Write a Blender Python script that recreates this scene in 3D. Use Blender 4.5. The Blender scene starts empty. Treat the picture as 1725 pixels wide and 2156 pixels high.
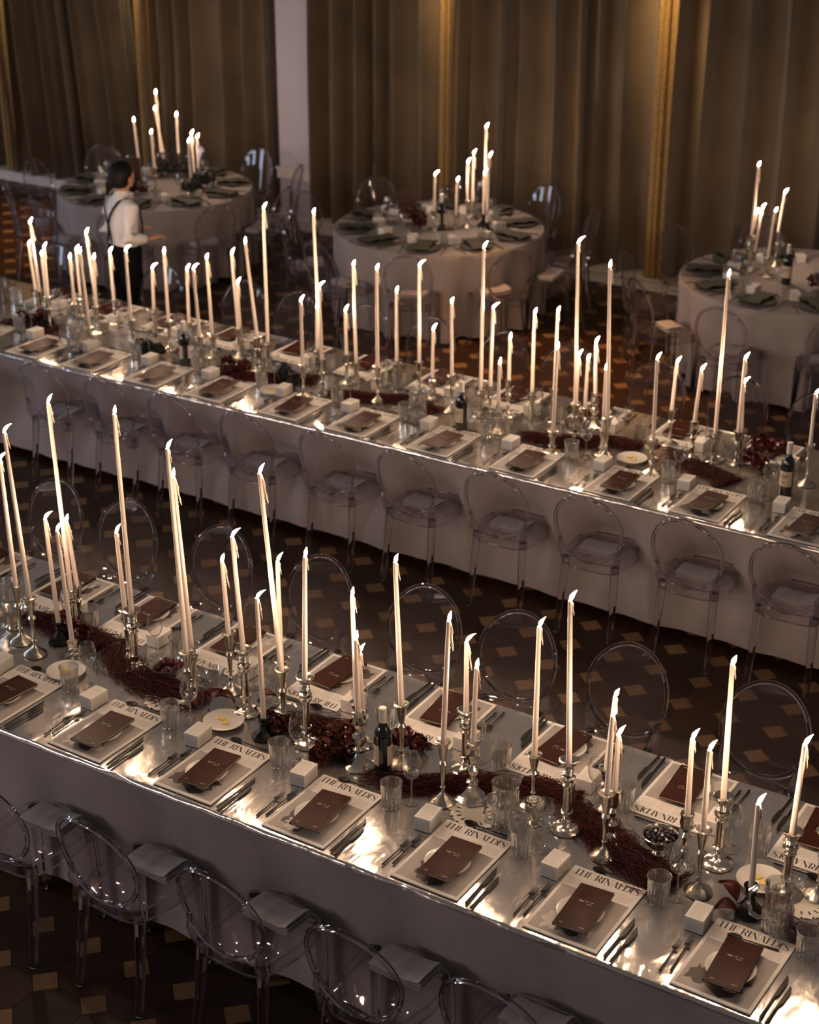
import bpy, math, random
from mathutils import Vector, Matrix, noise
R = math.radians
PI = math.pi
rnd = random.Random(7)
scene = bpy.context.scene
COL = scene.collection

# ------------------------------------------------------------------ camera
# world: x runs along the long tables, y across them towards the curtains
YAW, PITCH, CAM_Z = 0.5606, 0.4296, 4.55
FPX = 3561.13
cam = bpy.data.cameras.new('camera')
cam.sensor_fit = 'VERTICAL'
cam.sensor_height = 36.0
cam.lens = FPX / 2156 * 36.0
cam.clip_end = 100
cam.dof.use_dof = True
cam.dof.focus_distance = 6.7
cam.dof.aperture_fstop = 2.8
camo = bpy.data.objects.new('camera', cam)
camo.location = (0, 0, CAM_Z)
camo.rotation_euler = (PI / 2 - PITCH, 0, YAW)
COL.objects.link(camo)
scene.camera = camo

# ------------------------------------------------------------------ world, lights, exposure
w = bpy.data.worlds.new('world')
scene.world = w
w.use_nodes = True
bg = w.node_tree.nodes['Background']
bg.inputs[0].default_value = (1.0, 0.86, 0.82, 1)
bg.inputs[1].default_value = 0.062

def area(name, loc, target, sx, sy, power, color):
    l = bpy.data.lights.new(name, 'AREA')
    l.shape = 'RECTANGLE'
    l.size, l.size_y = sx, sy
    l.energy = power
    l.color = color
    o = bpy.data.objects.new(name, l)
    o.location = loc
    o.rotation_euler = (Vector(target) - Vector(loc)).to_track_quat('-Z', 'Y').to_euler()
    COL.objects.link(o)
    return o

def spot(name, loc, target, power, color, size, blend=0.6, radius=0.05):
    l = bpy.data.lights.new(name, 'SPOT')
    l.energy = power
    l.color = color
    l.spot_size = R(size)
    l.spot_blend = blend
    l.shadow_soft_size = radius
    o = bpy.data.objects.new(name, l)
    o.location = loc
    o.rotation_euler = (Vector(target) - Vector(loc)).to_track_quat('-Z', 'Y').to_euler()
    COL.objects.link(o)
    return o

# dusk light through the tall windows of the long left wall
for wy in (1.0, 4.5, 8.0):
    area('window_light', (-16.5, wy, 2.4), (-6, wy + 3.5, 0.6), 0.9, 3.2, 46, (0.66, 0.79, 1.0))
# more daylight from the windows of the near left corner, low sky behind the gallery
area('window_light', (-15.0, -9.0, 5.5), (-4.5, 6.5, 0.5), 6.0, 2.6, 350, (1.0, 0.83, 0.79))
# warm ceiling downlights over the far aisle, and grazing lights over the gold curtain slips
spot('downlight', (-6.0, 10.9, 4.6), (-5.7, 10.9, 0), 420, (1.0, 0.48, 0.18), 40)
spot('downlight', (-12.7, 11.2, 4.6), (-12.7, 11.4, 0), 380, (1.0, 0.48, 0.18), 44)
SLIPS = [-13.86, -11.84, -8.17, -6.0]
for sx in SLIPS:
    spot('curtain_light', (sx, 13.10, 3.6), (sx, 13.74, 2.45), 130, (1.0, 0.66, 0.30), 34, 1.0)

vs = scene.view_settings
vs.view_transform = 'Standard'
vs.look = 'None'
vs.exposure = 0.45
vs.gamma = 1.0
vs.use_curve_mapping = False
cy = scene.cycles
cy.max_bounces = 6
cy.diffuse_bounces = 2
cy.glossy_bounces = 3
cy.transmission_bounces = 5
cy.transparent_max_bounces = 28
cy.caustics_reflective = False
cy.caustics_refractive = False
cy.sample_clamp_indirect = 4.0
cy.blur_glossy = 0.5
cy.use_adaptive_sampling = True
cy.adaptive_threshold = 0.04

def project(x, y, z):
    c, s = math.cos(YAW), math.sin(YAW)
    X = x * c + y * s
    Y = -x * s + y * c
    Z = z - CAM_Z
    d = Y * math.cos(PITCH) - Z * math.sin(PITCH)
    up = Y * math.sin(PITCH) + Z * math.cos(PITCH)
    return 862.5 + FPX * X / d, 1078 - FPX * up / d, d

def in_view(x, y, z, m=25):
    a, b, d = project(x, y, z)
    return d > 0 and -m < a < 1725 + m and -m < b < 2156 + m
CAM_RIGHT = Vector((math.cos(YAW), math.sin(YAW), 0))

# ------------------------------------------------------------------ materials
MATS = {}
def nodes(name):
    m = bpy.data.materials.new(name)
    m.use_nodes = True
    nt = m.node_tree
    return m, nt, nt.nodes['Principled BSDF']

def mat(name, color, rough=0.6, metal=0.0, bump=0, bscale=60, var=0.0, vscale=8, spec=None, sheen=0, coat=0, trans=0, island=False, orand=0.0):
    m, nt, b = nodes(name)
    b.inputs['Base Color'].default_value = (*color, 1)
    b.inputs['Roughness'].default_value = rough
    b.inputs['Metallic'].default_value = metal
    if spec is not None: b.inputs['Specular IOR Level'].default_value = spec
    if sheen: b.inputs['Sheen Weight'].default_value = sheen
    if coat: b.inputs['Coat Weight'].default_value = coat
    if trans: b.inputs['Transmission Weight'].default_value = trans
    N, L = nt.nodes, nt.links
    tc = N.new('ShaderNodeTexCoord')
    if bump:
        n = N.new('ShaderNodeTexNoise'); n.inputs['Scale'].default_value = bscale; n.inputs['Detail'].default_value = 4
        L.new(tc.outputs['Object'], n.inputs['Vector'])
        bp = N.new('ShaderNodeBump'); bp.inputs['Strength'].default_value = bump; bp.inputs['Distance'].default_value = 0.01
        L.new(n.outputs['Fac'], bp.inputs['Height']); L.new(bp.outputs['Normal'], b.inputs['Normal'])
    if var or orand or island:
        hsv = N.new('ShaderNodeHueSaturation'); hsv.inputs['Color'].default_value = (*color, 1)
        src = None
        if var:
            n = N.new('ShaderNodeTexNoise'); n.inputs['Scale'].default_value = vscale; n.inputs['Detail'].default_value = 3
            L.new(tc.outputs['Object'], n.inputs['Vector'])
            mr = N.new('ShaderNodeMapRange'); mr.inputs['From Min'].default_value = 0.3; mr.inputs['From Max'].default_value = 0.7
            mr.inputs['To Min'].default_value = 1 - var; mr.inputs['To Max'].default_value = 1 + var
            L.new(n.outputs['Fac'], mr.inputs['Value']); src = mr.outputs['Result']
        if orand or island:
            mr2 = N.new('ShaderNodeMapRange'); a = orand or 0.3
            mr2.inputs['To Min'].default_value = 1 - a; mr2.inputs['To Max'].default_value = 1 + a
            if island:
                g = N.new('ShaderNodeNewGeometry'); L.new(g.outputs['Random Per Island'], mr2.inputs['Value'])
            else:
                g = N.new('ShaderNodeObjectInfo'); L.new(g.outputs['Random'], mr2.inputs['Value'])
            if src is None: src = mr2.outputs['Result']
            else:
                mu = N.new('ShaderNodeMath'); mu.operation = 'MULTIPLY'
                L.new(src, mu.inputs[0]); L.new(mr2.outputs['Result'], mu.inputs[1]); src = mu.outputs[0]
        L.new(src, hsv.inputs['Value']); L.new(hsv.outputs['Color'], b.inputs['Base Color'])
    MATS[name] = m
    return m

def wood(name, color, island=False, amp=0.35):
    m, nt, b = nodes(name)
    N, L = nt.nodes, nt.links
    tc = N.new('ShaderNodeTexCoord')
    mp = N.new('ShaderNodeMapping'); mp.inputs['Scale'].default_value = (9, 90, 9)
    n = N.new('ShaderNodeTexNoise'); n.inputs['Scale'].default_value = 1.5; n.inputs['Detail'].default_value = 5
    L.new(tc.outputs['Object'], mp.inputs['Vector']); L.new(mp.outputs['Vector'], n.inputs['Vector'])
    mr = N.new('ShaderNodeMapRange'); mr.inputs['From Min'].default_value = 0.3; mr.inputs['From Max'].default_value = 0.7
    mr.inputs['To Min'].default_value = 0.75; mr.inputs['To Max'].default_value = 1.25
    L.new(n.outputs['Fac'], mr.inputs['Value'])
    mr2 = N.new('ShaderNodeMapRange'); mr2.inputs['To Min'].default_value = 1 - amp; mr2.inputs['To Max'].default_value = 1 + amp
    if island:
        g = N.new('ShaderNodeNewGeometry'); L.new(g.outputs['Random Per Island'], mr2.inputs['Value'])
    else:
        g = N.new('ShaderNodeObjectInfo'); L.new(g.outputs['Random'], mr2.inputs['Value'])
    mu = N.new('ShaderNodeMath'); mu.operation = 'MULTIPLY'
    L.new(mr.outputs['Result'], mu.inputs[0]); L.new(mr2.outputs['Result'], mu.inputs[1])
    hsv = N.new('ShaderNodeHueSaturation'); hsv.inputs['Color'].default_value = (*color, 1)
    L.new(mu.outputs[0], hsv.inputs['Value']); L.new(hsv.outputs['Color'], b.inputs['Base Color'])
    b.inputs['Roughness'].default_value = 0.42
    b.inputs['Specular IOR Level'].default_value = 0.35
    MATS[name] = m
    return m

def clear(name, tint, ior=1.45, rough=0.02, haze=0.0, hazecol=(0.6, 0.55, 0.65), boost=1.0):
    """thin clear plastic or glass: tinted pass-through, fresnel reflection, a little surface haze"""
    m = bpy.data.materials.new(name); m.use_nodes = True
    nt = m.node_tree; N, L = nt.nodes, nt.links
    N.clear()
    out = N.new('ShaderNodeOutputMaterial')
    tr = N.new('ShaderNodeBsdfTransparent'); tr.inputs[0].default_value = (*tint, 1)
    gl = N.new('ShaderNodeBsdfGlossy'); gl.inputs['Roughness'].default_value = rough
    gl.inputs['Color'].default_value = (1, 1, 1, 1)
    lw = N.new('ShaderNodeLayerWeight'); lw.inputs['Blend'].default_value = 0.5
    pw = N.new('ShaderNodeMath'); pw.operation = 'POWER'; pw.inputs[1].default_value = 4.0
    L.new(lw.outputs['Facing'], pw.inputs[0])
    f0 = ((ior - 1) / (ior + 1)) ** 2
    mu = N.new('ShaderNodeMath'); mu.operation = 'MULTIPLY_ADD'; mu.use_clamp = True
    mu.inputs[1].default_value = 0.9 * boost * 0.8; mu.inputs[2].default_value = f0 * boost
    L.new(pw.outputs[0], mu.inputs[0])
    mx = N.new('ShaderNodeMixShader')
    L.new(mu.outputs[0], mx.inputs[0]); L.new(tr.outputs[0], mx.inputs[1]); L.new(gl.outputs[0], mx.inputs[2])
    last = mx
    if haze:
        df = N.new('ShaderNodeBsdfDiffuse'); df.inputs[0].default_value = (*hazecol, 1)
        m2 = N.new('ShaderNodeMixShader'); m2.inputs[0].default_value = haze
        L.new(mx.outputs[0], m2.inputs[1]); L.new(df.outputs[0], m2.inputs[2]); last = m2
    L.new(last.outputs[0], out.inputs[0])
    MATS[name] = m
    return m

def emis(name, color, strength):
    m = bpy.data.materials.new(name); m.use_nodes = True
    nt = m.node_tree; nt.nodes.clear()
    o = nt.nodes.new('ShaderNodeOutputMaterial'); e = nt.nodes.new('ShaderNodeEmission')
    e.inputs[0].default_value = (*color, 1); e.inputs[1].default_value = strength
    nt.links.new(e.outputs[0], o.inputs[0]); MATS[name] = m
    return m

emis('flame', (1.0, 0.68, 0.45), 440)
mat('wax', (0.94, 0.79, 0.67), 0.6, spec=0.2)
mat('wick', (0.02, 0.015, 0.01), 0.9)
mat('silver', (0.86, 0.79, 0.67), 0.15, 1.0, bump=0.15, bscale=40, var=0.15, vscale=25)
mat('pewter', (0.68, 0.62, 0.52), 0.24, 1.0, bump=0.2, bscale=60, var=0.2, vscale=30)
mat('dark_metal', (0.05, 0.045, 0.04), 0.25, 1.0)
mat('black_steel', (0.012, 0.011, 0.011), 0.38, 0.0, spec=0.15)
mat('blade_steel', (0.018, 0.017, 0.016), 0.30, 0.0, spec=0.3)
mat('paper', (0.80, 0.76, 0.71), 0.75)
mat('ink', (0.06, 0.05, 0.05), 0.7)
mat('grey_ink', (0.55, 0.51, 0.47), 0.75)
mat('photo_grey', (0.40, 0.36, 0.33), 0.6, var=0.12, vscale=6)
mat('photo_dark_and_shadow', (0.075, 0.06, 0.05), 0.6)
mat('photo_light', (0.62, 0.57, 0.52), 0.6)
mat('menu_leather', (0.040, 0.010, 0.0055), 0.40, spec=0.13, bump=0.12, bscale=90, var=0.25, vscale=14)
mat('menu_pages', (0.62, 0.50, 0.36), 0.7)
mat('menu_ink', (0.60, 0.50, 0.42), 0.6)
mat('china', (0.82, 0.78, 0.72), 0.18, coat=0.4)
mat('carton', (0.80, 0.76, 0.70), 0.65)
mat('carton_print', (0.58, 0.55, 0.50), 0.7)
mat('butter', (0.85, 0.66, 0.24), 0.4)
mat('linen', (0.42, 0.36, 0.345), 0.85, bump=0.25, bscale=420, var=0.06, vscale=3, sheen=0.2)
mat('table_linen', (0.34, 0.30, 0.29), 0.85, bump=0.2, bscale=300, var=0.05, vscale=3)
mat('napkin_linen', (0.48, 0.45, 0.44), 0.85, bump=0.3, bscale=350)
mat('olive_linen', (0.075, 0.075, 0.055), 0.85, bump=0.3, bscale=200)
mat('curtain_velvet', (0.165, 0.116, 0.070), 0.75, bump=0.25, bscale=160, var=0.22, vscale=1.5, sheen=0.5)
mat('gold_cloth', (0.42, 0.25, 0.08), 0.5, 0.2, bump=0.9, bscale=220, var=0.5, vscale=90)
mat('wall_paint', (0.52, 0.48, 0.52), 0.8)
mat('white_paint', (0.72, 0.66, 0.60), 0.6)
wood('parquet', (0.038, 0.0165, 0.0065))
wood('parquet_far', (0.038, 0.0165, 0.0065), island=True)
wood('inlay', (0.235, 0.135, 0.060), amp=0.25)
wood('inlay_far', (0.235, 0.135, 0.060), island=True, amp=0.25)
mat('subfloor', (0.02, 0.011, 0.006), 0.8)
clear('acrylic', (0.965, 0.95, 0.97), 1.49, 0.03, haze=0.007, hazecol=(0.62, 0.56, 0.66), boost=0.8)
clear('glass', (0.97, 0.97, 0.965), 1.5, 0.01, boost=1.8)
def solid_glass(name, color, ior, rough):
    m, nt, b = nodes(name)
    b.inputs['Base Color'].default_value = (*color, 1)
    b.inputs['Transmission Weight'].default_value = 1.0
    b.inputs['Roughness'].default_value = rough
    b.inputs['IOR'].default_value = ior
    MATS[name] = m
solid_glass('acrylic_rim', (0.93, 0.90, 0.94), 1.42, 0.03)
clear('cut_glass', (0.95, 0.945, 0.93), 1.5, 0.05, haze=0.042, hazecol=(0.92, 0.88, 0.82), boost=5.0)
clear('acrylic_edge', (0.90, 0.87, 0.91), 1.49, 0.05, haze=0.05, hazecol=(0.62, 0.56, 0.66), boost=2.4)
clear('water', (0.97, 0.97, 0.96), 1.33, 0.0)
mat('bottle_glass', (0.006, 0.009, 0.008), 0.06, coat=1.0)
mat('bottle_foil', (0.70, 0.66, 0.60), 0.45)
mat('bottle_label', (0.66, 0.54, 0.40), 0.6)
mat('amaranth', (0.070, 0.0065, 0.0055), 0.85, island=True, orand=0.5)
mat('petal_rust', (0.135, 0.032, 0.012), 0.7, island=True, orand=0.5)
mat('petal_red', (0.075, 0.007, 0.007), 0.4, island=True, orand=0.5, coat=0.15)
mat('foliage_dark', (0.018, 0.020, 0.014), 0.6, island=True, orand=0.5)
mat('pearl', (0.85, 0.79, 0.70), 0.15, coat=0.6)
mat('plum', (0.11, 0.016, 0.022), 0.3, orand=0.4)
mat('berry', (0.012, 0.010, 0.014), 0.2, coat=0.4)
mat('lace', (0.78, 0.72, 0.65), 0.85, bump=0.4, bscale=250)
mat('sign_red', (0.035, 0.008, 0.007), 0.5)
mat('skin', (0.50, 0.27, 0.18), 0.55)
mat('shirt', (0.72, 0.70, 0.72), 0.8, bump=0.15, bscale=25)
mat('black_cloth', (0.005, 0.005, 0.006), 0.9, spec=0.08)
mat('hair', (0.006, 0.005, 0.005), 0.55, spec=0.2)

# silver lame table runner: mirror-like metal cloth with soft creases
def lame():
    m, nt, b = nodes('silver_lame')
    N, L = nt.nodes, nt.links
    b.inputs['Base Color'].default_value = (0.74, 0.70, 0.66, 1)
    b.inputs['Metallic'].default_value = 0.87
    b.inputs['Roughness'].default_value = 0.17
    tc = N.new('ShaderNodeTexCoord')
    mp = N.new('ShaderNodeMapping'); mp.inputs['Scale'].default_value = (1.0, 0.45, 1); mp.inputs['Rotation'].default_value = (0, 0, 0.35)
    L.new(tc.outputs['Object'], mp.inputs['Vector'])
    n = N.new('ShaderNodeTexNoise'); n.inputs['Scale'].default_value = 9; n.inputs['Detail'].default_value = 2; n.inputs['Distortion'].default_value = 0.6
    L.new(mp.outputs['Vector'], n.inputs['Vector'])
    n2 = N.new('ShaderNodeTexNoise'); n2.inputs['Scale'].default_value = 240; n2.inputs['Detail'].default_value = 2
    L.new(tc.outputs['Object'], n2.inputs['Vector'])
    b1 = N.new('ShaderNodeBump'); b1.inputs['Strength'].default_value = 0.35; b1.inputs['Distance'].default_value = 0.02
    b2 = N.new('ShaderNodeBump'); b2.inputs['Strength'].default_value = 0.06; b2.inputs['Distance'].default_value = 0.004
    L.new(n.outputs['Fac'], b1.inputs['Height']); L.new(n2.outputs['Fac'], b2.inputs['Height'])
    L.new(b1.outputs['Normal'], b2.inputs['Normal']); L.new(b2.outputs['Normal'], b.inputs['Normal'])
    MATS['silver_lame'] = m
lame()

# ------------------------------------------------------------------ mesh builder
class MB:
    def __init__(s):
        s.v, s.f, s.m, s.sm = [], [], [], []
    def add(s, vs, fs, m=0, smooth=True):
        o = len(s.v)
        s.v += [tuple(p) for p in vs]
        for f in fs:
            s.f.append([i + o for i in f]); s.m.append(m); s.sm.append(smooth)
        return s
    def box(s, c, d, m=0, rz=0.0):
        x, y, z = (k / 2 for k in d)
        P = [(-x, -y, -z), (x, -y, -z), (x, y, -z), (-x, y, -z), (-x, -y, z), (x, -y, z), (x, y, z), (-x, y, z)]
        cs, sn = math.cos(rz), math.sin(rz)
        P = [(c[0] + a * cs - b * sn, c[1] + a * sn + b * cs, c[2] + e) for a, b, e in P]
        return s.add(P, [(3, 2, 1, 0), (4, 5, 6, 7), (0, 1, 5, 4), (1, 2, 6, 5), (2, 3, 7, 6), (3, 0, 4, 7)], m, False)
    def lathe(s, prof, n=16, c=(0, 0, 0), m=0, smooth=True, rib=0.0, ribz=None, cap=True, closed=False, rib_every=2):
        vs = []
        for r, z in prof:
            for k in range(n):
                a = 2 * PI * k / n
                rr = r
                if rib and (ribz is None or ribz[0] <= z <= ribz[1]) and k % rib_every == 0: rr = r * (1 - rib)
                vs.append((c[0] + rr * math.cos(a), c[1] + rr * math.sin(a), c[2] + z))
        fs = []
        q = len(prof)
        for j in range(q if closed else q - 1):
            j2 = (j + 1) % q
            for k in range(n):
                k2 = (k + 1) % n
                fs.append((j * n + k, j * n + k2, j2 * n + k2, j2 * n + k))
        if cap and not closed:
            fs.append(tuple(range(n - 1, -1, -1))); fs.append(tuple((q - 1) * n + k for k in range(n)))
        return s.add(vs, fs, m, smooth)
    def tube(s, pts, rad, n=8, m=0, cap=True, closed=False, flat=1.0, up=(0, 0, 1)):
        pts = [Vector(p) for p in pts]
        q = len(pts)
        if not hasattr(rad, '__len__'): rad = [rad] * q
        vs = []
        upv = Vector(up)
        for i, p in enumerate(pts):
            if closed: t = pts[(i + 1) % q] - pts[i - 1]
            else: t = pts[min(i + 1, q - 1)] - pts[max(i - 1, 0)]
            t.normalize()
            a = t.cross(upv)
            if a.length < 1e-3: a = t.cross(Vector((1, 0.02, 0)))
            a.normalize(); b = a.cross(t)
            for k in range(n):
                an = 2 * PI * (k + 0.5) / n
                vs.append(p + a * (math.cos(an) * rad[i]) + b * (math.sin(an) * rad[i] * flat))
        fs = []
        for j in range(q if closed else q - 1):
            j2 = (j + 1) % q
            for k in range(n):
                k2 = (k + 1) % n
                fs.append((j * n + k, j2 * n + k, j2 * n + k2, j * n + k2))
        if cap and not closed:
            fs.append(tuple(range(n))); fs.append(tuple((q - 1) * n + k for k in range(n - 1, -1, -1)))
        return s.add(vs, fs, m, True)
    def grid(s, fn, ni, nj, m=0, smooth=True):
        vs = [fn(i, j) for j in range(nj) for i in range(ni)]
        fs = [(j * ni + i, j * ni + i + 1, (j + 1) * ni + i + 1, (j + 1) * ni + i) for j in range(nj - 1) for i in range(ni - 1)]
        return s.add(vs, fs, m, smooth)
    def poly(s, pts, z, m=0):
        return s.add([(x, y, z) for x, y in pts], [tuple(range(len(pts)))], m, False)
    def prism(s, pts, z0, z1, m=0):
        n = len(pts)
        vs = [(x, y, z0) for x, y in pts] + [(x, y, z1) for x, y in pts]
        fs = [tuple(range(n - 1, -1, -1)), tuple(range(n, 2 * n))] + [(i, (i + 1) % n, n + (i + 1) % n, n + i) for i in range(n)]
        return s.add(vs, fs, m, False)
    def sphere(s, c, r, n=8, k=6, m=0, sq=(1, 1, 1)):
        vs = [(c[0], c[1], c[2] - r * sq[2])]
        for j in range(1, k):
            t = PI * j / k
            for i in range(n):
                a = 2 * PI * i / n
                vs.append((c[0] + r * sq[0] * math.sin(t) * math.cos(a), c[1] + r * sq[1] * math.sin(t) * math.sin(a), c[2] - r * sq[2] * math.cos(t)))
        vs.append((c[0], c[1], c[2] + r * sq[2]))
        fs = [(0, 1 + (i + 1) % n, 1 + i) for i in range(n)]
        for j in range(k - 2):
            for i in range(n):
                a, b = 1 + j * n + i, 1 + j * n + (i + 1) % n
                fs.append((a, b, b + n, a + n))
        L = len(vs) - 1; o = 1 + (k - 2) * n
        fs += [(L, o + i, o + (i + 1) % n) for i in range(n)]
        return s.add(vs, fs, m, True)
    def mesh(s, name, *mats, sharp=40):
        me = bpy.data.meshes.new(name)
        me.from_pydata(s.v, [], s.f)
        for k in mats: me.materials.append(MATS[k])
        me.polygons.foreach_set('material_index', s.m)
        me.polygons.foreach_set('use_smooth', s.sm)
        me.update()
        if sharp: me.set_sharp_from_angle(angle=R(sharp))
        return me

def link(name, data, parent=None, loc=(0, 0, 0), rot=(0, 0, 0), scale=None):
    o = bpy.data.objects.new(name, data)
    COL.objects.link(o)
    o.location = loc
    o.rotation_euler = rot
    if scale is not None: o.scale = scale if hasattr(scale, '__len__') else (scale,) * 3
    if parent is not None: o.parent = parent
    return o

def tag(o, label, cat, group=None):
    assert 4 <= len(label.split()) <= 16, label
    o['label'] = label
    o['category'] = cat
    if group: o['group'] = group
    return o

def struct(name, me, parent=None):
    o = link(name, me, parent)
    if parent is None: o['kind'] = 'structure'
    return o

def build(parts, name, label, cat, loc, rz=0.0, group=None, scale=None, rot=None):
    """one thing: an Empty at its base and one child object per part (parts of alike things share mesh data)"""
    root = link(name, None, None, loc, rot if rot is not None else (0, 0, rz), scale)
    root.empty_display_size = 0.05
    tag(root, label, cat, group)
    for p in parts: add_part(root, p)
    return root

def add_part(root, p):
    nm, me = p[0], p[1]
    opt = p[2] if len(p) > 2 else {}
    o = link(nm, me, root, opt.get('loc', (0, 0, 0)), opt.get('rot', (0, 0, 0)), opt.get('scale'))
    if opt.get('label'): o['label'] = opt['label']
    if opt.get('kind'): o['kind'] = opt['kind']
    for q in opt.get('sub', ()): add_part(o, q)
    return o

ONES = ['', 'first', 'second', 'third', 'fourth', 'fifth', 'sixth', 'seventh', 'eighth', 'ninth', 'tenth', 'eleventh', 'twelfth', 'thirteenth',
        'fourteenth', 'fifteenth', 'sixteenth', 'seventeenth', 'eighteenth', 'nineteenth']
TENS = {2: ('twentieth', 'twenty'), 3: ('thirtieth', 'thirty'), 4: ('fortieth', 'forty'), 5: ('fiftieth', 'fifty')}
def ordn(n):
    if n < 20: return ONES[n]
    t, r = divmod(n, 10)
    return TENS[t][0] if r == 0 else TENS[t][1] + '-' + ONES[r]

ZT = 0.752          # height of everything that stands on a table
F0, F1 = 4.262, 5.535   # near and far edge of the front long table
M0, M1 = 7.765, 9.035   # the middle long table
ROUNDS = [((-10.257, 11.90), 'left'), ((-7.305, 12.108), 'centre'), ((-4.167, 12.256), 'right')]
RR = 0.90

FRONT_CANDLES = [
    (-5.16, 4.85, 0.295, 0.618, -0.009, 'A'),
    (-5.025, 4.799, 0.292, 0.798, -0.035, 'A'),
    (-5.009, 4.945, 0.107, 0.519, -0.015, 'D'),
    (-5.005, 5.039, 0.241, 0.91, -0.023, 'B'),
    (-4.834, 4.846, 0.098, 0.553, -0.021, 'E'),
    (-5.012, 5.089, 0.237, 0.32, -0.022, 'A'),
    (-4.623, 4.979, 0.262, 0.38, -0.013, 'A'),
    (-4.54, 4.93, 0.308, 0.921, -0.009, 'B'),
    (-4.167, 4.844, 0.247, 0.939, -0.025, 'A'),
    (-4.216, 4.937, 0.226, 0.791, -0.032, 'B'),
    (-4.069, 5.015, 0.289, 0.345, -0.013, 'A'),
    (-3.906, 4.906, 0.312, 0.522, -0.024, 'B'),
    (-3.723, 4.789, 0.097, 0.556, -0.007, 'D'),
    (-3.698, 4.893, 0.281, 0.888, -0.059, 'A'),
    (-3.791, 5.015, 0.243, 0.463, -0.001, 'B'),
    (-3.543, 4.841, 0.322, 0.543, 0.014, 'B'),
    (-3.378, 4.97, 0.184, 0.495, -0.011, 'A'),
    (-3.268, 4.82, 0.256, 0.327, -0.005, 'C'),
    (-3.338, 4.953, 0.16, 0.281, -0.008, 'E'),
    (-3.125, 4.918, 0.285, 0.633, -0.023, 'A'),
    (-2.848, 4.781, 0.278, 0.527, 0.016, 'A'),
    (-2.881, 5.014, 0.288, 0.307, -0.004, 'B'),
    (-2.759, 4.86, 0.261, 0.332, 0.006, 'C'),
    (-2.539, 4.952, 0.23, 0.56, 0, 'A'),
    (-2.353, 4.874, 0.313, 0.672, -0.022, 'B'),
    (-2.283, 5.06, 0.197, 0.319, 0.017, 'A'),
    (-2.154, 4.793, 0.281, 0.33, 0.004, 'A'),
    (-2.17, 4.895, 0.229, 0.243, 0.002, 'E'),
    (-1.873, 4.886, 0.24, 0.32, -0.005, 'E'),
    (-1.77, 4.784, 0.271, 0.331, -0.003, 'A'),
    (-1.777, 4.98, 0.298, 0.549, -0.011, 'B'),
    (-1.569, 4.769, 0.118, 0.344, -0.006, 'D'),
    (-1.496, 4.936, 0.279, 0.356, 0.008, 'B'),
    (-1.394, 4.987, 0.284, 0.297, -0.003, 'A'),
]
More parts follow.
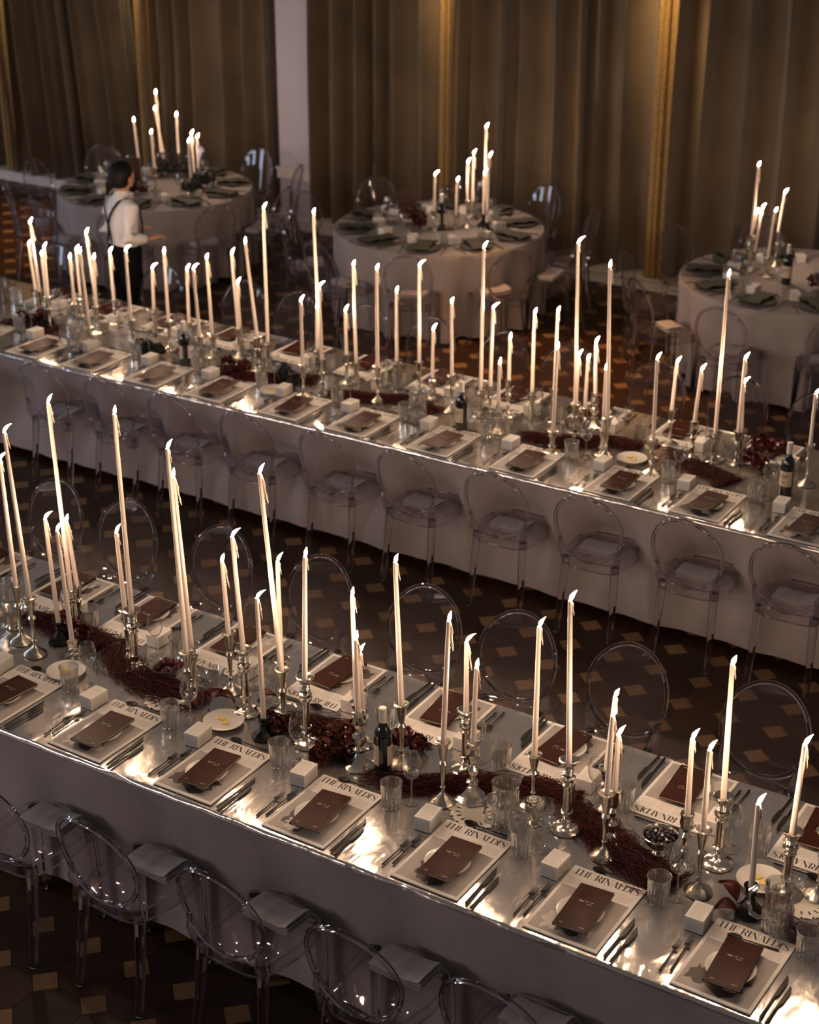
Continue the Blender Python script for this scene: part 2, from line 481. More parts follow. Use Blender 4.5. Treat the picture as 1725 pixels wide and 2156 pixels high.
MIDDLE_CANDLES = [
    (-8.446, 8.47, 0.198, 0.492, -0.022, 'A'),
    (-8.603, 8.59, 0.141, 0.337, -0.02, 'B'),
    (-8.19, 8.29, 0.236, 0.355, 0.002, 'A'),
    (-8.385, 8.47, 0.173, 0.297, -0.007, 'B'),
    (-8.02, 8.37, 0.198, 0.325, -0.006, 'A'),
    (-8.221, 8.65, 0.153, 0.33, -0.007, 'C'),
    (-7.706, 8.17, 0.136, 0.526, -0.026, 'A'),
    (-8.082, 8.65, 0.183, 0.444, -0.029, 'B'),
    (-7.858, 8.41, 0.197, 0.34, 0.01, 'A'),
    (-7.906, 8.65, 0.17, 0.346, -0.005, 'A'),
    (-7.364, 8.21, 0.235, 0.482, -0.005, 'E'),
    (-7.54, 8.65, 0.169, 0.291, 0.005, 'B'),
    (-7.208, 8.41, 0.2, 0.476, -0.003, 'A'),
    (-7.213, 8.63, 0.138, 0.368, 0.004, 'B'),
    (-6.76, 8.19, 0.239, 0.452, -0.02, 'A'),
    (-6.867, 8.45, 0.172, 0.508, -0.013, 'B'),
    (-6.707, 8.53, 0.205, 0.513, -0.022, 'A'),
    (-6.77, 8.63, 0.145, 0.336, -0.005, 'C'),
    (-6.427, 8.37, 0.241, 0.629, -0.053, 'A'),
    (-6.449, 8.51, 0.17, 0.887, 0.001, 'B'),
    (-5.922, 8.17, 0.201, 0.42, -0.004, 'A'),
    (-6.113, 8.63, 0.141, 0.906, -0.023, 'A'),
    (-5.831, 8.25, 0.235, 0.472, -0.008, 'E'),
    (-6.093, 8.57, 0.172, 0.272, 0.003, 'B'),
    (-5.82, 8.51, 0.198, 0.286, -0.005, 'A'),
    (-5.788, 8.57, 0.138, 0.633, -0.01, 'B'),
    (-5.465, 8.33, 0.239, 0.617, -0.001, 'A'),
    (-5.526, 8.65, 0.169, 0.455, -0.002, 'B'),
    (-5.332, 8.61, 0.205, 0.626, -0.002, 'A'),
    (-5.209, 8.57, 0.143, 0.307, 0.001, 'C'),
    (-4.984, 8.43, 0.239, 0.461, -0.008, 'A'),
    (-4.801, 8.47, 0.175, 0.883, 0.001, 'B'),
    (-4.746, 8.49, 0.199, 0.49, 0.005, 'A'),
    (-4.578, 8.29, 0.134, 0.295, 0.002, 'A'),
    (-4.64, 8.53, 0.244, 0.261, -0.001, 'E'),
    (-4.52, 8.61, 0.174, 0.49, -0.001, 'B'),
    (-4.379, 8.63, 0.202, 0.49, 0.002, 'A'),
    (-4.155, 8.19, 0.136, 0.495, 0.007, 'B'),
    (-4.116, 8.39, 0.241, 0.967, -0.024, 'A'),
    (-4.191, 8.55, 0.168, 0.306, 0.002, 'B'),
    (-4.092, 8.47, 0.199, 0.297, 0.004, 'A'),
    (-4.114, 8.65, 0.224, 0.317, -0.012, 'C'),
    (-3.857, 8.29, 0.239, 0.896, -0.032, 'A'),
    (-3.891, 8.31, 0.172, 0.349, -0.003, 'B'),
    (-3.532, 8.21, 0.196, 0.483, -0.008, 'A'),
    (-3.617, 8.65, 0.223, 0.285, 0.009, 'A'),
    (-3.406, 8.49, 0.243, 0.31, 0.016, 'E'),
    (-3.306, 8.57, 0.173, 0.924, 0.001, 'B'),
    (-3.177, 8.59, 0.2, 0.432, 0.002, 'A'),
    (-3.18, 8.65, 0.185, 0.284, -0.013, 'B'),
    (-2.724, 8.51, 0.244, 0.297, -0.001, 'A'),
]
ROUND_CANDLES = [
[
    (-10.456, 12.242, 0.24, 0.543, -0.018, 'A'),
    (-10.439, 12.257, 0.24, 0.396, -0.056, 'B'),
    (-10.299, 12.31, 0.235, 0.345, -0.003, 'A'),
    (-10.618, 12.102, 0.191, 0.341, -0.022, 'B'),
    (-10.151, 11.779, 0.223, 0.31, -0.011, 'A'),
    (-9.937, 12.09, 0.122, 0.368, -0.013, 'B'),
    (-9.877, 12.075, 0.088, 0.379, 0, 'A'),
    (-9.837, 11.914, 0.126, 0.339, -0.008, 'B'),
],
[
    (-7.021, 12.4, 0.192, 0.626, -0.006, 'A'),
    (-6.906, 12.236, 0.069, 0.555, 0.009, 'B'),
    (-6.982, 12.307, 0.114, 0.342, -0, 'A'),
    (-7.187, 12.478, 0.163, 0.401, -0.002, 'B'),
    (-7.101, 12.239, 0.226, 0.32, -0.005, 'A'),
    (-7.158, 12.148, 0.125, 0.281, 0.005, 'B'),
    (-7.293, 12.009, 0.158, 0.307, 0.002, 'A'),
],
[
    (-4.571, 12.276, 0.287, 0.538, 0.006, 'A'),
    (-4.577, 12.275, 0.267, 0.193, 0.028, 'B'),
    (-4.556, 12.335, 0.142, 0.345, 0.028, 'A'),
    (-4.406, 12.231, 0.162, 0.341, 0.023, 'B'),
    (-4.453, 12.532, 0.273, 0.302, 0.023, 'A'),
]]

# ------------------------------------------------------------------ floor: octagon parquet with pale square inlays
P = 0.2575
DX0, DY0 = -2.052, 6.883
g = MB(); g.box((-7, 7, -0.03), (22, 18, 0.05))
floor = struct('floor', g.mesh('floor', 'subfloor'))
HD = 0.0718
def octagon(cx, cy, h, k=0.0012, ch=0.0015):
    s = P / 2 - k
    q = s - (HD - 0.0008)
    pts = [(-q, -s), (q, -s), (s, -q), (s, q), (q, s), (-q, s), (-s, q), (-s, -q)]
    return [(cx + x, cy + y) for x, y in pts]
def dot(cx, cy):
    h = HD - 0.0018
    return [(cx, cy - h), (cx + h, cy), (cx, cy + h), (cx - h, cy)]
g = MB(); g.prism(octagon(0, 0, 0), -0.004, 0.0); oct_me = g.mesh('parquet_tile', 'parquet', sharp=0)
g = MB(); g.prism(dot(0, 0), -0.004, 0.0005); dot_me = g.mesh('inlay_tile', 'inlay', sharp=0)
def under_table(x, y):
    return (F0 + 0.15 < y < F1 - 0.1) or (M0 + 0.15 < y < M1 - 0.1)
octs, dots = [], []
for i in range(-48, 24):
    for j in range(-26, 28):
        x, y = DX0 + i * P, DY0 + j * P
        for lst, (a, b) in ((dots, (x, y)), (octs, (x + P / 2, y + P / 2))):
            if b > 13.6 or b < 0.2: continue
            vis = in_view(a, b, 0, 40) and not under_table(a, b)
            d = math.hypot(a, b)
            lst.append((not vis, d, a, b))
for lst, me, nm, mfar in ((octs, oct_me, 'parquet_tile', 'parquet_far'), (dots, dot_me, 'inlay_tile', 'inlay_far')):
    lst.sort()
    rest = MB()
    for k, (nv, d, a, b) in enumerate(lst):
        if k < 300 and not nv:
            link(nm, me, floor, (a, b, 0))
        else:
            rest.prism(octagon(a, b, 0) if nm == 'parquet_tile' else dot(a, b), -0.004, 0.0 if nm == 'parquet_tile' else 0.0005)
    o = link(nm.replace('tile', 'field'), rest.mesh(nm + '_field', mfar, sharp=0), floor)
    o['kind'] = 'stuff'

# ------------------------------------------------------------------ back wall, plinth, curtains
g = MB(); g.box((-7, 14.05, 2.6), (24, 0.1, 5.2))
struct('wall_back', g.mesh('wall_back', 'wall_paint'))
g = MB(); g.box((-7, 13.80, 0.05), (24, 0.36, 0.10)); g.box((-7, 13.79, 0.105), (24, 0.38, 0.012))
struct('baseboard_back', g.mesh('baseboard_back', 'white_paint'))
g = MB(); g.box((-9.945, 13.70, 0.545), (0.44, 0.05, 0.10)); g.box((-9.945, 13.69, 0.60), (0.46, 0.07, 0.02))
g2 = MB(); g2.box((-9.945, 13.86, 2.6), (0.42, 0.3, 5.0)); struct('trim_2', g2.mesh('trim_2', 'wall_paint'))
struct('trim_1', g.mesh('trim_1', 'white_paint'))

def curtain_mesh(x0, x1, seed, matname, amp=0.20, shear=0.0, dy=0.0, z0=0.115, z1=4.6, pitch=(0.15, 0.38)):
    r = random.Random(seed)
    step = 0.018
    n = int((x1 - x0) / step) + 2
    ph, a = [], 0.0
    wd = r.uniform(*pitch)
    acc = 0.0
    amps, am = [], r.uniform(0.7, 1.2)
    for i in range(n):
        ph.append(a); amps.append(am)
        a += 2 * PI * step / wd
        acc += step
        if acc > wd:
            acc = 0; wd = r.uniform(*pitch); am = 0.6 * am + 0.4 * r.uniform(0.45, 1.35)
    nz = 14
    g = MB()
    def fn(i, j):
        z = z0 + (z1 - z0) * j / (nz - 1)
        x = min(x0 + i * step, x1)
        t = ph[i] + 0.25 * math.sin(z * 1.3 + i * 0.05)
        off = math.sin(t) + 0.30 * math.sin(2 * t + 1.1 + seed) + 0.16 * math.sin(3 * t + seed) + 0.22 * math.sin(0.53 * t + seed)
        k = amp * amps[i] * (0.85 + 0.10 * (z1 - z) / z1)
        return (x + shear * z + 0.045 * math.cos(t), 13.76 + dy - k * off * 0.72, z)
    g.grid(fn, n, nz)
    me = g.mesh('curtain', matname, sharp=0)
    return me
PANELS = [(-16.6, -13.93, 3, -0.10, 'leftmost brown velvet curtain, folds sloping, at the picture edge'),
          (-13.80, -11.88, 5, -0.07, 'brown velvet curtain behind the left round table, sloping folds'),
          (-11.80, -10.13, 8, 0.0, 'brown velvet curtain just left of the bare grey wall strip'),
          (-9.76, -8.215, 13, 0.0, 'brown velvet curtain just right of the bare grey wall strip'),
          (-8.125, -6.06, 21, 0.0, 'wide brown velvet curtain behind and right of the centre round table'),
          (-5.94, -1.2, 34, 0.0, 'rightmost brown velvet curtain, behind the right round table')]
for x0, x1, sd, sh, lab in PANELS:
    o = link('curtain', curtain_mesh(x0, x1, sd, 'curtain_velvet', shear=sh))
    tag(o, lab, 'curtain', 'floor length curtains along the back wall')
SLAB = ['gold shimmering curtain slip at the far left picture edge', 'thin gold curtain slip behind the left round table candles',
        'gold shimmering curtain slip above the centre round table', 'gold curtain slip left of the right round table']
for sx, lab in zip(SLIPS, SLAB):
    o = link('gold_curtain_slip', curtain_mesh(sx - 0.068, sx + 0.068, int(-sx * 10), 'gold_cloth', amp=0.02, dy=-0.11, pitch=(0.06, 0.09)))
    tag(o, lab, 'curtain', 'gold slips between the curtains')

# ------------------------------------------------------------------ long tables: linen cloth to the floor, silver lame top
def nz3(x, y, z=0.0): return noise.noise(Vector((x, y, z)))
def long_table(x0, x1, y0, y1, seed, pushes, tname):
    nx = int((x1 - x0) / 0.045) + 1
    zs = [0.05, 0.12, 0.2, 0.28, 0.36, 0.43, 0.48, 0.53, 0.6, 0.67, 0.72, 0.745]
    g = MB()
    def skirt(side):
        def fn(i, j):
            x = x0 + (x1 - x0) * i / (nx - 1)
            z = zs[j]
            k = (0.745 - z) / 0.7
            w = 0.014 * k * (0.5 * math.sin(x * 5 + seed + 1.3 * math.sin(x * 2.3)) + 0.5 * math.sin(x * 21 + seed * 2)) - 0.012 * k
            for cx, depth in pushes[side]:
                w -= depth * math.exp(-((x - cx) / 0.17) ** 4) * math.exp(-((z - 0.45) / 0.13) ** 2 if z > 0.45 else -((z - 0.45) / 0.24) ** 2)
            return (x, (y0 - w) if side == 0 else (y1 + w), z)
        return fn
    g.grid(skirt(0), nx, len(zs)); g.grid(skirt(1), nx, len(zs))
    g.add([(x0, y0, 0.745), (x1, y0, 0.745), (x1, y1, 0.745), (x0, y1, 0.745)], [(0, 1, 2, 3)], 0, False)
    for x in (x0, x1):
        g.add([(x, y0, 0.05), (x, y1, 0.05), (x, y1, 0.745), (x, y0, 0.745)], [(0, 1, 2, 3)], 0, False)
    o = link('tablecloth', g.mesh('tablecloth', 'linen', sharp=60))
    tag(o, 'grey linen cloth hanging to the floor over the %s long table' % tname, 'tablecloth', 'long tablecloths')
    # silver runner
    step = 0.022
    ni, nj = int((x1 - x0) / step) + 1, int((y1 - y0) / step) + 1
    g = MB()
    def top(i, j):
        x = x0 + (x1 - x0) * i / (ni - 1)
        t = j / (nj - 1)
        y = y0 + (y1 - y0) * t
        e = min(t, 1 - t) * (y1 - y0)
        a = nz3(x * 3.1, y * 1.6, seed) * 0.6 + nz3(x * 7.0 + y * 3, y * 4.5 - x * 2, seed + 5) * 0.35
        amp = 0.0009 + 0.0026 * math.exp(-(e / 0.14) ** 2)
        z = 0.7493 + amp * a
        yy = y
        if e < 1e-6:
            wv = 0.004 * nz3(x * 5, seed, 2)
            yy = y + (-(0.004 + wv) if t < 0.5 else 0.004 + wv)
            z = 0.7475
        return (x, yy, z)
    g.grid(top, ni, nj)
    # folded hem that dips over the edge, rippled
    for sgn, ye in ((-1, y0), (1, y1)):
        def hem(i, j):
            x = x0 + (x1 - x0) * i / (ni - 1)
            wv = 0.004 * nz3(x * 5, seed, 2)
            b = nz3(x * 6.5, seed * 3, 4)
            if j == 0: return (x, ye + sgn * (0.004 + wv), 0.7475)
            if j == 1: return (x, ye + sgn * (0.013 + 0.006 * b), 0.742 + 0.003 * b)
            return (x, ye + sgn * (0.014 + 0.006 * b), 0.728 + 0.006 * b)
        g.grid(hem, ni, 3)
    o = link('silver_runner', g.mesh('silver_runner', 'silver_lame', sharp=0))
    tag(o, 'creased silver lame runner covering the top of the %s long table' % tname, 'table runner', 'silver runners')

FRONT_NEAR_CHAIRS = [-4.93, -4.37, -3.81, -3.22, -2.64, -2.10]
FRONT_FAR_CHAIRS = [-6.09, -5.57, -4.96, -4.33, -3.71, -3.21, -2.66, -2.00, -1.42]
MID_NEAR_CHAIRS = [-8.10, -7.53, -6.98, -6.45, -5.88, -5.28, -4.73, -4.15, -3.58, -3.00, -2.46]
MID_FAR_CHAIRS = [-9.3, -8.25, -7.46, -6.98, -6.37, -5.83, -5.26, -4.75, -4.12, -3.55, -3.03, -2.45]
long_table(-7.4, 0.3, F0, F1, 2.0, ([(x, 0.03) for x in FRONT_NEAR_CHAIRS], []), 'front')
long_table(-11.6, -0.9, M0, M1, 7.0, ([(x, 0.17) for x in MID_NEAR_CHAIRS], []), 'middle')

# ------------------------------------------------------------------ round tables
def round_cloth(c, which, seed):
    n = 160
    g = MB()
    zs = [0.75, 0.745, 0.70, 0.6, 0.48, 0.36, 0.24, 0.12, 0.03]
    def fn(i, j):
        a = 2 * PI * i / n
        if j == 0: r = RR - 0.006
        elif j == 1: r = RR
        else:
            k = (0.75 - zs[j]) / 0.72
            fold = math.sin(a * 13 + seed) + 0.55 * math.sin(a * 23 + seed * 2.1) + 0.4 * math.sin(a * 7 + seed)
            r = RR + 0.004 + k * 0.008 + 0.058 * k ** 1.1 * fold - 0.045 * k
        return (r * math.cos(a), r * math.sin(a), zs[j])
    g.grid(fn, n + 1, len(zs))
    g.add([((RR - 0.006) * math.cos(2 * PI * i / n), (RR - 0.006) * math.sin(2 * PI * i / n), 0.75) for i in range(n)], [tuple(range(n))], 0, False)
    o = link('round_tablecloth', g.mesh('round_tablecloth', 'table_linen', sharp=50), None, (c[0], c[1], 0))
    tag(o, 'pale linen cloth falling in folds over the %s round table' % which, 'tablecloth', 'round tablecloths')
for k, (c, which) in enumerate(ROUNDS): round_cloth(c, which, 1.7 * k + 0.4)

# ------------------------------------------------------------------ ghost chair
def make_chair_parts():
    seat = MB()
    ow = lambda y: 0.185 - 0.03 * max(0, -y) / 0.19
    def outline(inset=0.0, n=36):
        pts = []
        for k in range(n):
            a = 2 * PI * k / n
            cx, sy = math.cos(a), math.sin(a)
            e = 0.42
            x = math.copysign(abs(cx) ** e, cx); y = math.copysign(abs(sy) ** e, sy)
            yy = y * (0.19 - inset)
            pts.append((x * (ow(yy) - inset), yy))
        return pts
    o, i2 = outline(), outline(0.014)
    n = len(o)
    vs = [(x, y, 0.462) for x, y in i2] + [(x, y, 0.458) for x, y in o] + [(x, y, 0.405) for x, y in o] + [(x * 0.975, y * 0.975, 0.405) for x, y in o] + [(x, y, 0.448) for x, y in i2]
    fs = [tuple(range(n))]
    for j in range(4):
        for k in range(n):
            k2 = (k + 1) % n
            fs.append((j * n + k2, j * n + k, (j + 1) * n + k, (j + 1) * n + k2))
    fs.append(tuple(range(5 * n - 1, 4 * n - 1, -1)))
    seat.add(vs, fs, 0, True)
    for zz in (0.459, 0.405):
        seat.tube([(x, y, zz) for x, y in o], 0.0042, 6, m=1, closed=True)
    # medallion back: disc dished towards the sitter, leaning backwards
    HW, HH, ZC = 0.192, 0.205, 0.672
    def bp(x, z, d=0.0):
        t = (z - 0.465) / 0.41
        return (x, -0.185 - 0.085 * t - 0.028 * (1 - (x / 0.2) ** 2) + 0.02 - d, z)
    back = MB()
    rings, n = 6, 36
    for d, flip in ((0.0, False), (0.006, True)):
        vs = [bp(0, ZC, d)]
        for r in range(1, rings + 1):
            for k in range(n):
                a = 2 * PI * k / n
                vs.append(bp(HW * r / rings * math.cos(a), ZC + HH * r / rings * math.sin(a), d))
        fs = [(0, 1 + k, 1 + (k + 1) % n) for k in range(n)]
        for r in range(rings - 1):
            for k in range(n):
                k2 = (k + 1) % n
                a, b = 1 + r * n, 1 + (r + 1) * n
                fs.append((a + k, b + k, b + k2, a + k2))
        if not flip: fs = [tuple(reversed(f)) for f in fs]
        back.add(vs, fs, 0, True)
    rim = MB()
    pts = [bp((HW + 0.004) * math.cos(2 * PI * k / 48), ZC + (HH + 0.004) * math.sin(2 * PI * k / 48), 0.003) for k in range(48)]
    rim.tube(pts, 0.0105, 8, closed=True, up=(0, 1, 0))
    up = []
    leg_f, leg_r = [], []
    for s in (-1, 1):
        u = MB()
        u.tube([(s * 0.150, -0.165, 0.42), (s * 0.160, -0.185, 0.47), (s * 0.168, -0.200, 0.525), bp(s * 0.172, 0.585, 0.0)], [0.023, 0.024, 0.022, 0.014], 6, flat=0.7)
        up.append(u.mesh('upright', 'acrylic_edge'))
        l = MB()
        l.tube([(s * 0.158, 0.160, 0.445), (s * 0.164, 0.168, 0.30), (s * 0.168, 0.176, 0.0)], [0.024, 0.021, 0.016], 8)
        leg_f.append(l.mesh('leg', 'acrylic_rim'))
        l = MB()
        l.tube([(s * 0.146, -0.160, 0.45), (s * 0.150, -0.172, 0.34), (s * 0.156, -0.190, 0.18), (s * 0.162, -0.222, 0.0)], [0.024, 0.022, 0.019, 0.016], 8)
        leg_r.append(l.mesh('leg', 'acrylic_rim'))
    return [('seat', seat.mesh('seat', 'acrylic', 'acrylic_rim', sharp=50)), ('backrest', back.mesh('backrest', 'acrylic', sharp=0), {'sub': [('rim', rim.mesh('rim', 'acrylic_rim'))]}),
            ('upright', up[0]), ('upright', up[1]), ('leg', leg_f[0]), ('leg', leg_f[1]), ('leg', leg_r[0]), ('leg', leg_r[1])]
CHAIR = make_chair_parts()

def napkin_mesh(seed):
    r = random.Random(seed)
    g = MB()
    for lay, (z, wx, wy, ox) in enumerate([(0.0, 0.225, 0.135, 0.0), (0.011, 0.222, 0.132, 0.002), (0.022, 0.226, 0.136, -0.003)]):
        nx, ny = 13, 7
        def fn(top):
            def f(i, j):
                x = (i / (nx - 1) - 0.5) * wx + ox
                y = (j / (ny - 1) - 0.5) * wy
                lift = 0.010 * max(0, (i / (nx - 1) - 0.65) / 0.35) ** 2 * (lay + 1) * 0.6
                lift += 0.002 * math.sin(9 * x * 10 + seed + lay) * (0.3 + lay * 0.3)
                th = 0.0095 * (1 - 0.5 * abs(j / (ny - 1) - 0.5) ** 3 * 8)
                return (x, y, z + lift + (th if top else 0.0))
            return f
        g.grid(fn(True), nx, ny); g.grid(fn(False), nx, ny)
        for jj in (0, ny - 1):
            g.grid(lambda i, j: fn(j == 1)(i, jj), nx, 2)
        for ii in (0, nx - 1):
            g.grid(lambda i, j: fn(j == 1)(ii, i), ny, 2)
    return g.mesh('napkin', 'napkin_linen', sharp=60)
NAPKINS = [napkin_mesh(k) for k in range(3)]

# ------------------------------------------------------------------ lettering: high-contrast serif capitals cut as flat polygons
TK, TN = 0.17, 0.032
def stroke(g, pts, wid, z, m):
    pts = [Vector((x, y)) for x, y in pts]
    n = len(pts)
    vs = []
    for i, p in enumerate(pts):
        t = (pts[min(i + 1, n - 1)] - pts[max(i - 1, 0)]).normalized()
        nn = Vector((-t.y, t.x))
        w_ = wid[i] / 2
        vs += [(p.x + nn.x * w_, p.y + nn.y * w_, z), (p.x - nn.x * w_, p.y - nn.y * w_, z)]
    g.add(vs, [(2 * i + 1, 2 * i + 3, 2 * i + 2, 2 * i) for i in range(n - 1)], m, False)
def rect(g, x0, y0, x1, y1, z, m): g.add([(x0, y0, z), (x1, y0, z), (x1, y1, z), (x0, y1, z)], [(0, 1, 2, 3)], m, False)
def serif(g, x, y, w_, z, m, X, S): rect(g, X + (x - w_ / 2) * S, y * S, X + (x + w_ / 2) * S, (y + TN) * S, z, m)
def glyph(g, ch, X, S, z, m):
    """draw one capital with its left edge at X, cap height S; return its advance width"""
    r = lambda a, b, c, d: rect(g, X + a * S, b * S, X + c * S, d * S, z, m)
    st = lambda pts, w_: stroke(g, [(X + a * S, b * S) for a, b in pts], [k * S for k in w_], z, m)
    sf = lambda x, y, w_=0.34: serif(g, x, y, w_, z, m, X, S)
    top = 1 - TN
    if ch == 'T':
        r(0, top, 0.72, 1); r(0.36 - TK / 2, TN, 0.36 + TK / 2, top); sf(0.36, 0); r(0, 0.74, TN, top); r(0.72 - TN, 0.74, 0.72, top); return 0.74
    if ch == 'H':
        for x in (0.17, 0.67): r(x - TK / 2, TN, x + TK / 2, top); sf(x, 0); sf(x, top)
        r(0.25, 0.49, 0.60, 0.49 + TN); return 0.86
    if ch == 'E':
        r(0.17 - TK / 2, TN, 0.17 + TK / 2, top); r(0.02, 0, 0.64, TN); r(0.02, top, 0.62, 1); r(0.25, 0.49, 0.48, 0.49 + TN)
        r(0.64 - TN, TN, 0.64, 0.27); r(0.62 - TN, 0.75, 0.62, top); r(0.48 - TN, 0.39, 0.48, 0.62); return 0.68
    if ch == 'I':
        r(0.17 - TK / 2, TN, 0.17 + TK / 2, top); sf(0.17, 0); sf(0.17, top); return 0.36
    if ch == 'L':
        r(0.17 - TK / 2, TN, 0.17 + TK / 2, top); sf(0.17, top); r(0.02, 0, 0.62, TN); r(0.62 - TN, TN, 0.62, 0.30); return 0.64
    if ch == 'N':
        r(0.14, TN, 0.14 + TN, top); r(0.70, TN, 0.70 + TN, top); sf(0.15, 0, 0.26); sf(0.715, top, 0.26); sf(0.10, top, 0.22)
        st([(0.14, 1.0), (0.70, 0.0)], [TK * 1.05, TK * 1.05]); return 0.88
    if ch == 'A':
        st([(0.14, TN), (0.385, 1.0)], [TN, TN]); st([(0.40, 1.0), (0.64, TN)], [TK, TK]); r(0.22, 0.31, 0.55, 0.31 + TN); sf(0.13, 0, 0.26); sf(0.63, 0, 0.34); return 0.80
    if ch in 'RD':
        r(0.17 - TK / 2, TN, 0.17 + TK / 2, top); sf(0.14, 0, 0.30); sf(0.14, top, 0.30)
        yb = 0.48 if ch == 'R' else 0.0
        cy_, ry = (1 + yb) / 2, (1 - yb) / 2 - TN / 2
        rx = 0.30 if ch == 'R' else 0.42
        pts = [(0.30 + rx * math.cos(a), cy_ + ry * math.sin(a)) for a in [PI / 2 - PI * k / 12 for k in range(13)]]
        st([(0.2, pts[0][1])] + pts + [(0.2, pts[-1][1])], [TN] + [TN + (TK - TN) * max(0, math.sin(PI * k / 12)) ** 1.2 for k in range(13)] + [TN])
        if ch == 'R':
            st([(0.34, 0.49), (0.46, 0.40), (0.53, 0.16), (0.62, 0.04), (0.74, 0.03)], [0.04, TK, TK, TK * 0.7, TN]); return 0.76
        return 0.80
    if ch == 'S':
        pts = [(0.52, 0.76), (0.47, 0.92), (0.33, 0.985), (0.16, 0.93), (0.09, 0.78), (0.16, 0.63), (0.32, 0.52), (0.48, 0.40), (0.55, 0.24), (0.48, 0.08), (0.31, 0.015), (0.14, 0.07), (0.07, 0.26)]
        st(pts, [TN, TN, TN * 1.2, 0.08, 0.13, TK, TK * 1.1, TK, 0.13, 0.08, TN * 1.2, TN, TN])
        r(0.05, 0.03, 0.05 + TN, 0.30); r(0.53, 0.72, 0.53 + TN, 0.97); return 0.62
    if ch == "'":
        st([(0.10, 1.0), (0.07, 0.72)], [0.13, 0.03]); return 0.20
    return 0.34
def word(g, text, width, S, z, m):
    adv = [glyph(MB(), ch, 0, 1, 0, 0) for ch in text]
    gap = (width / S - sum(adv)) / (len(text) - 1)
    x = -width / 2
    for ch, a in zip(text, adv):
        glyph(g, ch, x, S, z, m); x += (a + gap) * S

# ------------------------------------------------------------------ newspaper place mat
MW, ML = 0.290, 0.412
def newspaper_parts(variant):
    r = random.Random(variant + 40)
    sheet = MB(); sheet.box((0, 0, 0.0012), (MW, ML, 0.0024)); sheet.box((0.0015, 0.001, 0.0032), (MW - 0.003, ML - 0.002, 0.0012))
    z = 0.0039
    ph = MB()
    w2, y0, y1 = MW / 2 - 0.013, -ML / 2 + 0.016, 0.083
    rect(ph, -w2, y0, w2, y1, z, 0)
    def blob(cx, cy, rx, ry, m, k, sd):
        q = random.Random(sd)
        pts = []
        for i in range(22):
            a = 2 * PI * i / 22
            f = 1 + 0.22 * math.sin(2 * a + q.random() * 6) + 0.12 * math.sin(3 * a + q.random() * 6)
            pts.append((max(-w2 + 0.001, min(w2 - 0.001, cx + rx * f * math.cos(a))), max(y0 + 0.001, min(y1 - 0.001, cy + ry * f * math.sin(a)))))
        ph.add([(cx, cy, z + k)] + [(x, y, z + k) for x, y in pts], [(0, 1 + i, 1 + (i + 1) % 22) for i in range(22)], m, False)
    blob(r.uniform(-0.03, 0.03), -0.10, 0.075, 0.075, 1, 0.0002, variant)  # dark printed shape, with the shadow under the plate painted into it
    blob(r.uniform(-0.08, -0.03), r.uniform(-0.13, -0.08), 0.035, 0.05, 2 if variant % 2 else 1, 0.0004, variant + 9)
    blob(r.uniform(0.03, 0.07), r.uniform(-0.15, -0.11), 0.028, 0.022, 2, 0.0005, variant + 5)
    blob(r.uniform(-0.07, 0.0), 0.01, 0.03, 0.04, 1, 0.0003, variant + 3)
    hd = MB(); word(hd, "THE RINALDI'S", MW - 0.026, 0.036, 0.0, 0)
    tx = MB()
    for c in range(4):
        xa = -w2 + c * (2 * w2 / 4) + 0.002
        for k in range(9):
            ln = (2 * w2 / 4 - 0.006) * (1 if k < 8 else r.uniform(0.3, 0.8))
            rect(tx, xa, 0.096 + k * 0.0052, xa + ln, 0.096 + k * 0.0052 + 0.0017, z, 0)
    return [('paper_sheet', sheet.mesh('paper_sheet', 'paper', sharp=0)), ('photo_print', ph.mesh('photo_print', 'photo_grey', 'photo_dark_and_shadow', 'photo_light', sharp=0), {'label': 'grey printed photograph'}),
            ('headline', hd.mesh('headline', 'ink', sharp=0), {'loc': (0, 0.158, z), 'label': "headline reading THE RINALDI'S"}),
            ('body_text', tx.mesh('body_text', 'grey_ink', sharp=0), {'label': 'columns of small grey print'})]
NEWS = [newspaper_parts(k) for k in range(4)]

# menu, plate, box, cutlery
g = MB()
g.lathe([(0.0, 0.004), (0.045, 0.004), (0.048, 0.0), (0.052, 0.0), (0.053, 0.005), (0.080, 0.015), (0.0865, 0.017), (0.087, 0.0195), (0.080, 0.0185), (0.056, 0.0095), (0.0, 0.0085)], 40, cap=False)
PLATE = g.mesh('plate', 'china')
g = MB(); g.box((0, 0, 0.0095), (0.130, 0.258, 0.0016)); g.box((0, 0, 0.0012), (0.130, 0.258, 0.0016)); g.box((-0.0645, 0, 0.0053), (0.0016, 0.258, 0.0075))
COVER = g.mesh('cover', 'menu_leather', sharp=0)
g = MB()
for k in range(4): g.box((0.0015 * k % 0.003, 0.001 * (k % 2), 0.0028 + 0.0017 * k), (0.126, 0.254, 0.0011))
PAGES = g.mesh('pages', 'menu_pages', sharp=0)
g = MB()
for k, (x, y, ln) in enumerate([(-0.034, 0.034, 0.022), (-0.007, 0.034, 0.012), (0.012, 0.034, 0.010), (-0.030, 0.028, 0.016), (-0.046, -0.112, 0.014), (0.030, -0.112, 0.018), (0.0, 0.022, 0.020)]):
    rect(g, x, y, x + ln, y + 0.0022, 0.0105, 0)
MTEXT = g.mesh('menu_text', 'menu_ink', sharp=0)
MENU = [('cover', COVER), ('pages', PAGES), ('menu_text', MTEXT)]
g = MB(); g.box((0, 0, 0.022), (0.068, 0.100, 0.044)); BOXB = g.mesh('box_base', 'carton', sharp=0)
g = MB(); g.box((0, 0, 0.050), (0.0695, 0.1015, 0.016)); BOXL = g.mesh('box_lid', 'carton', sharp=0)
g = MB()
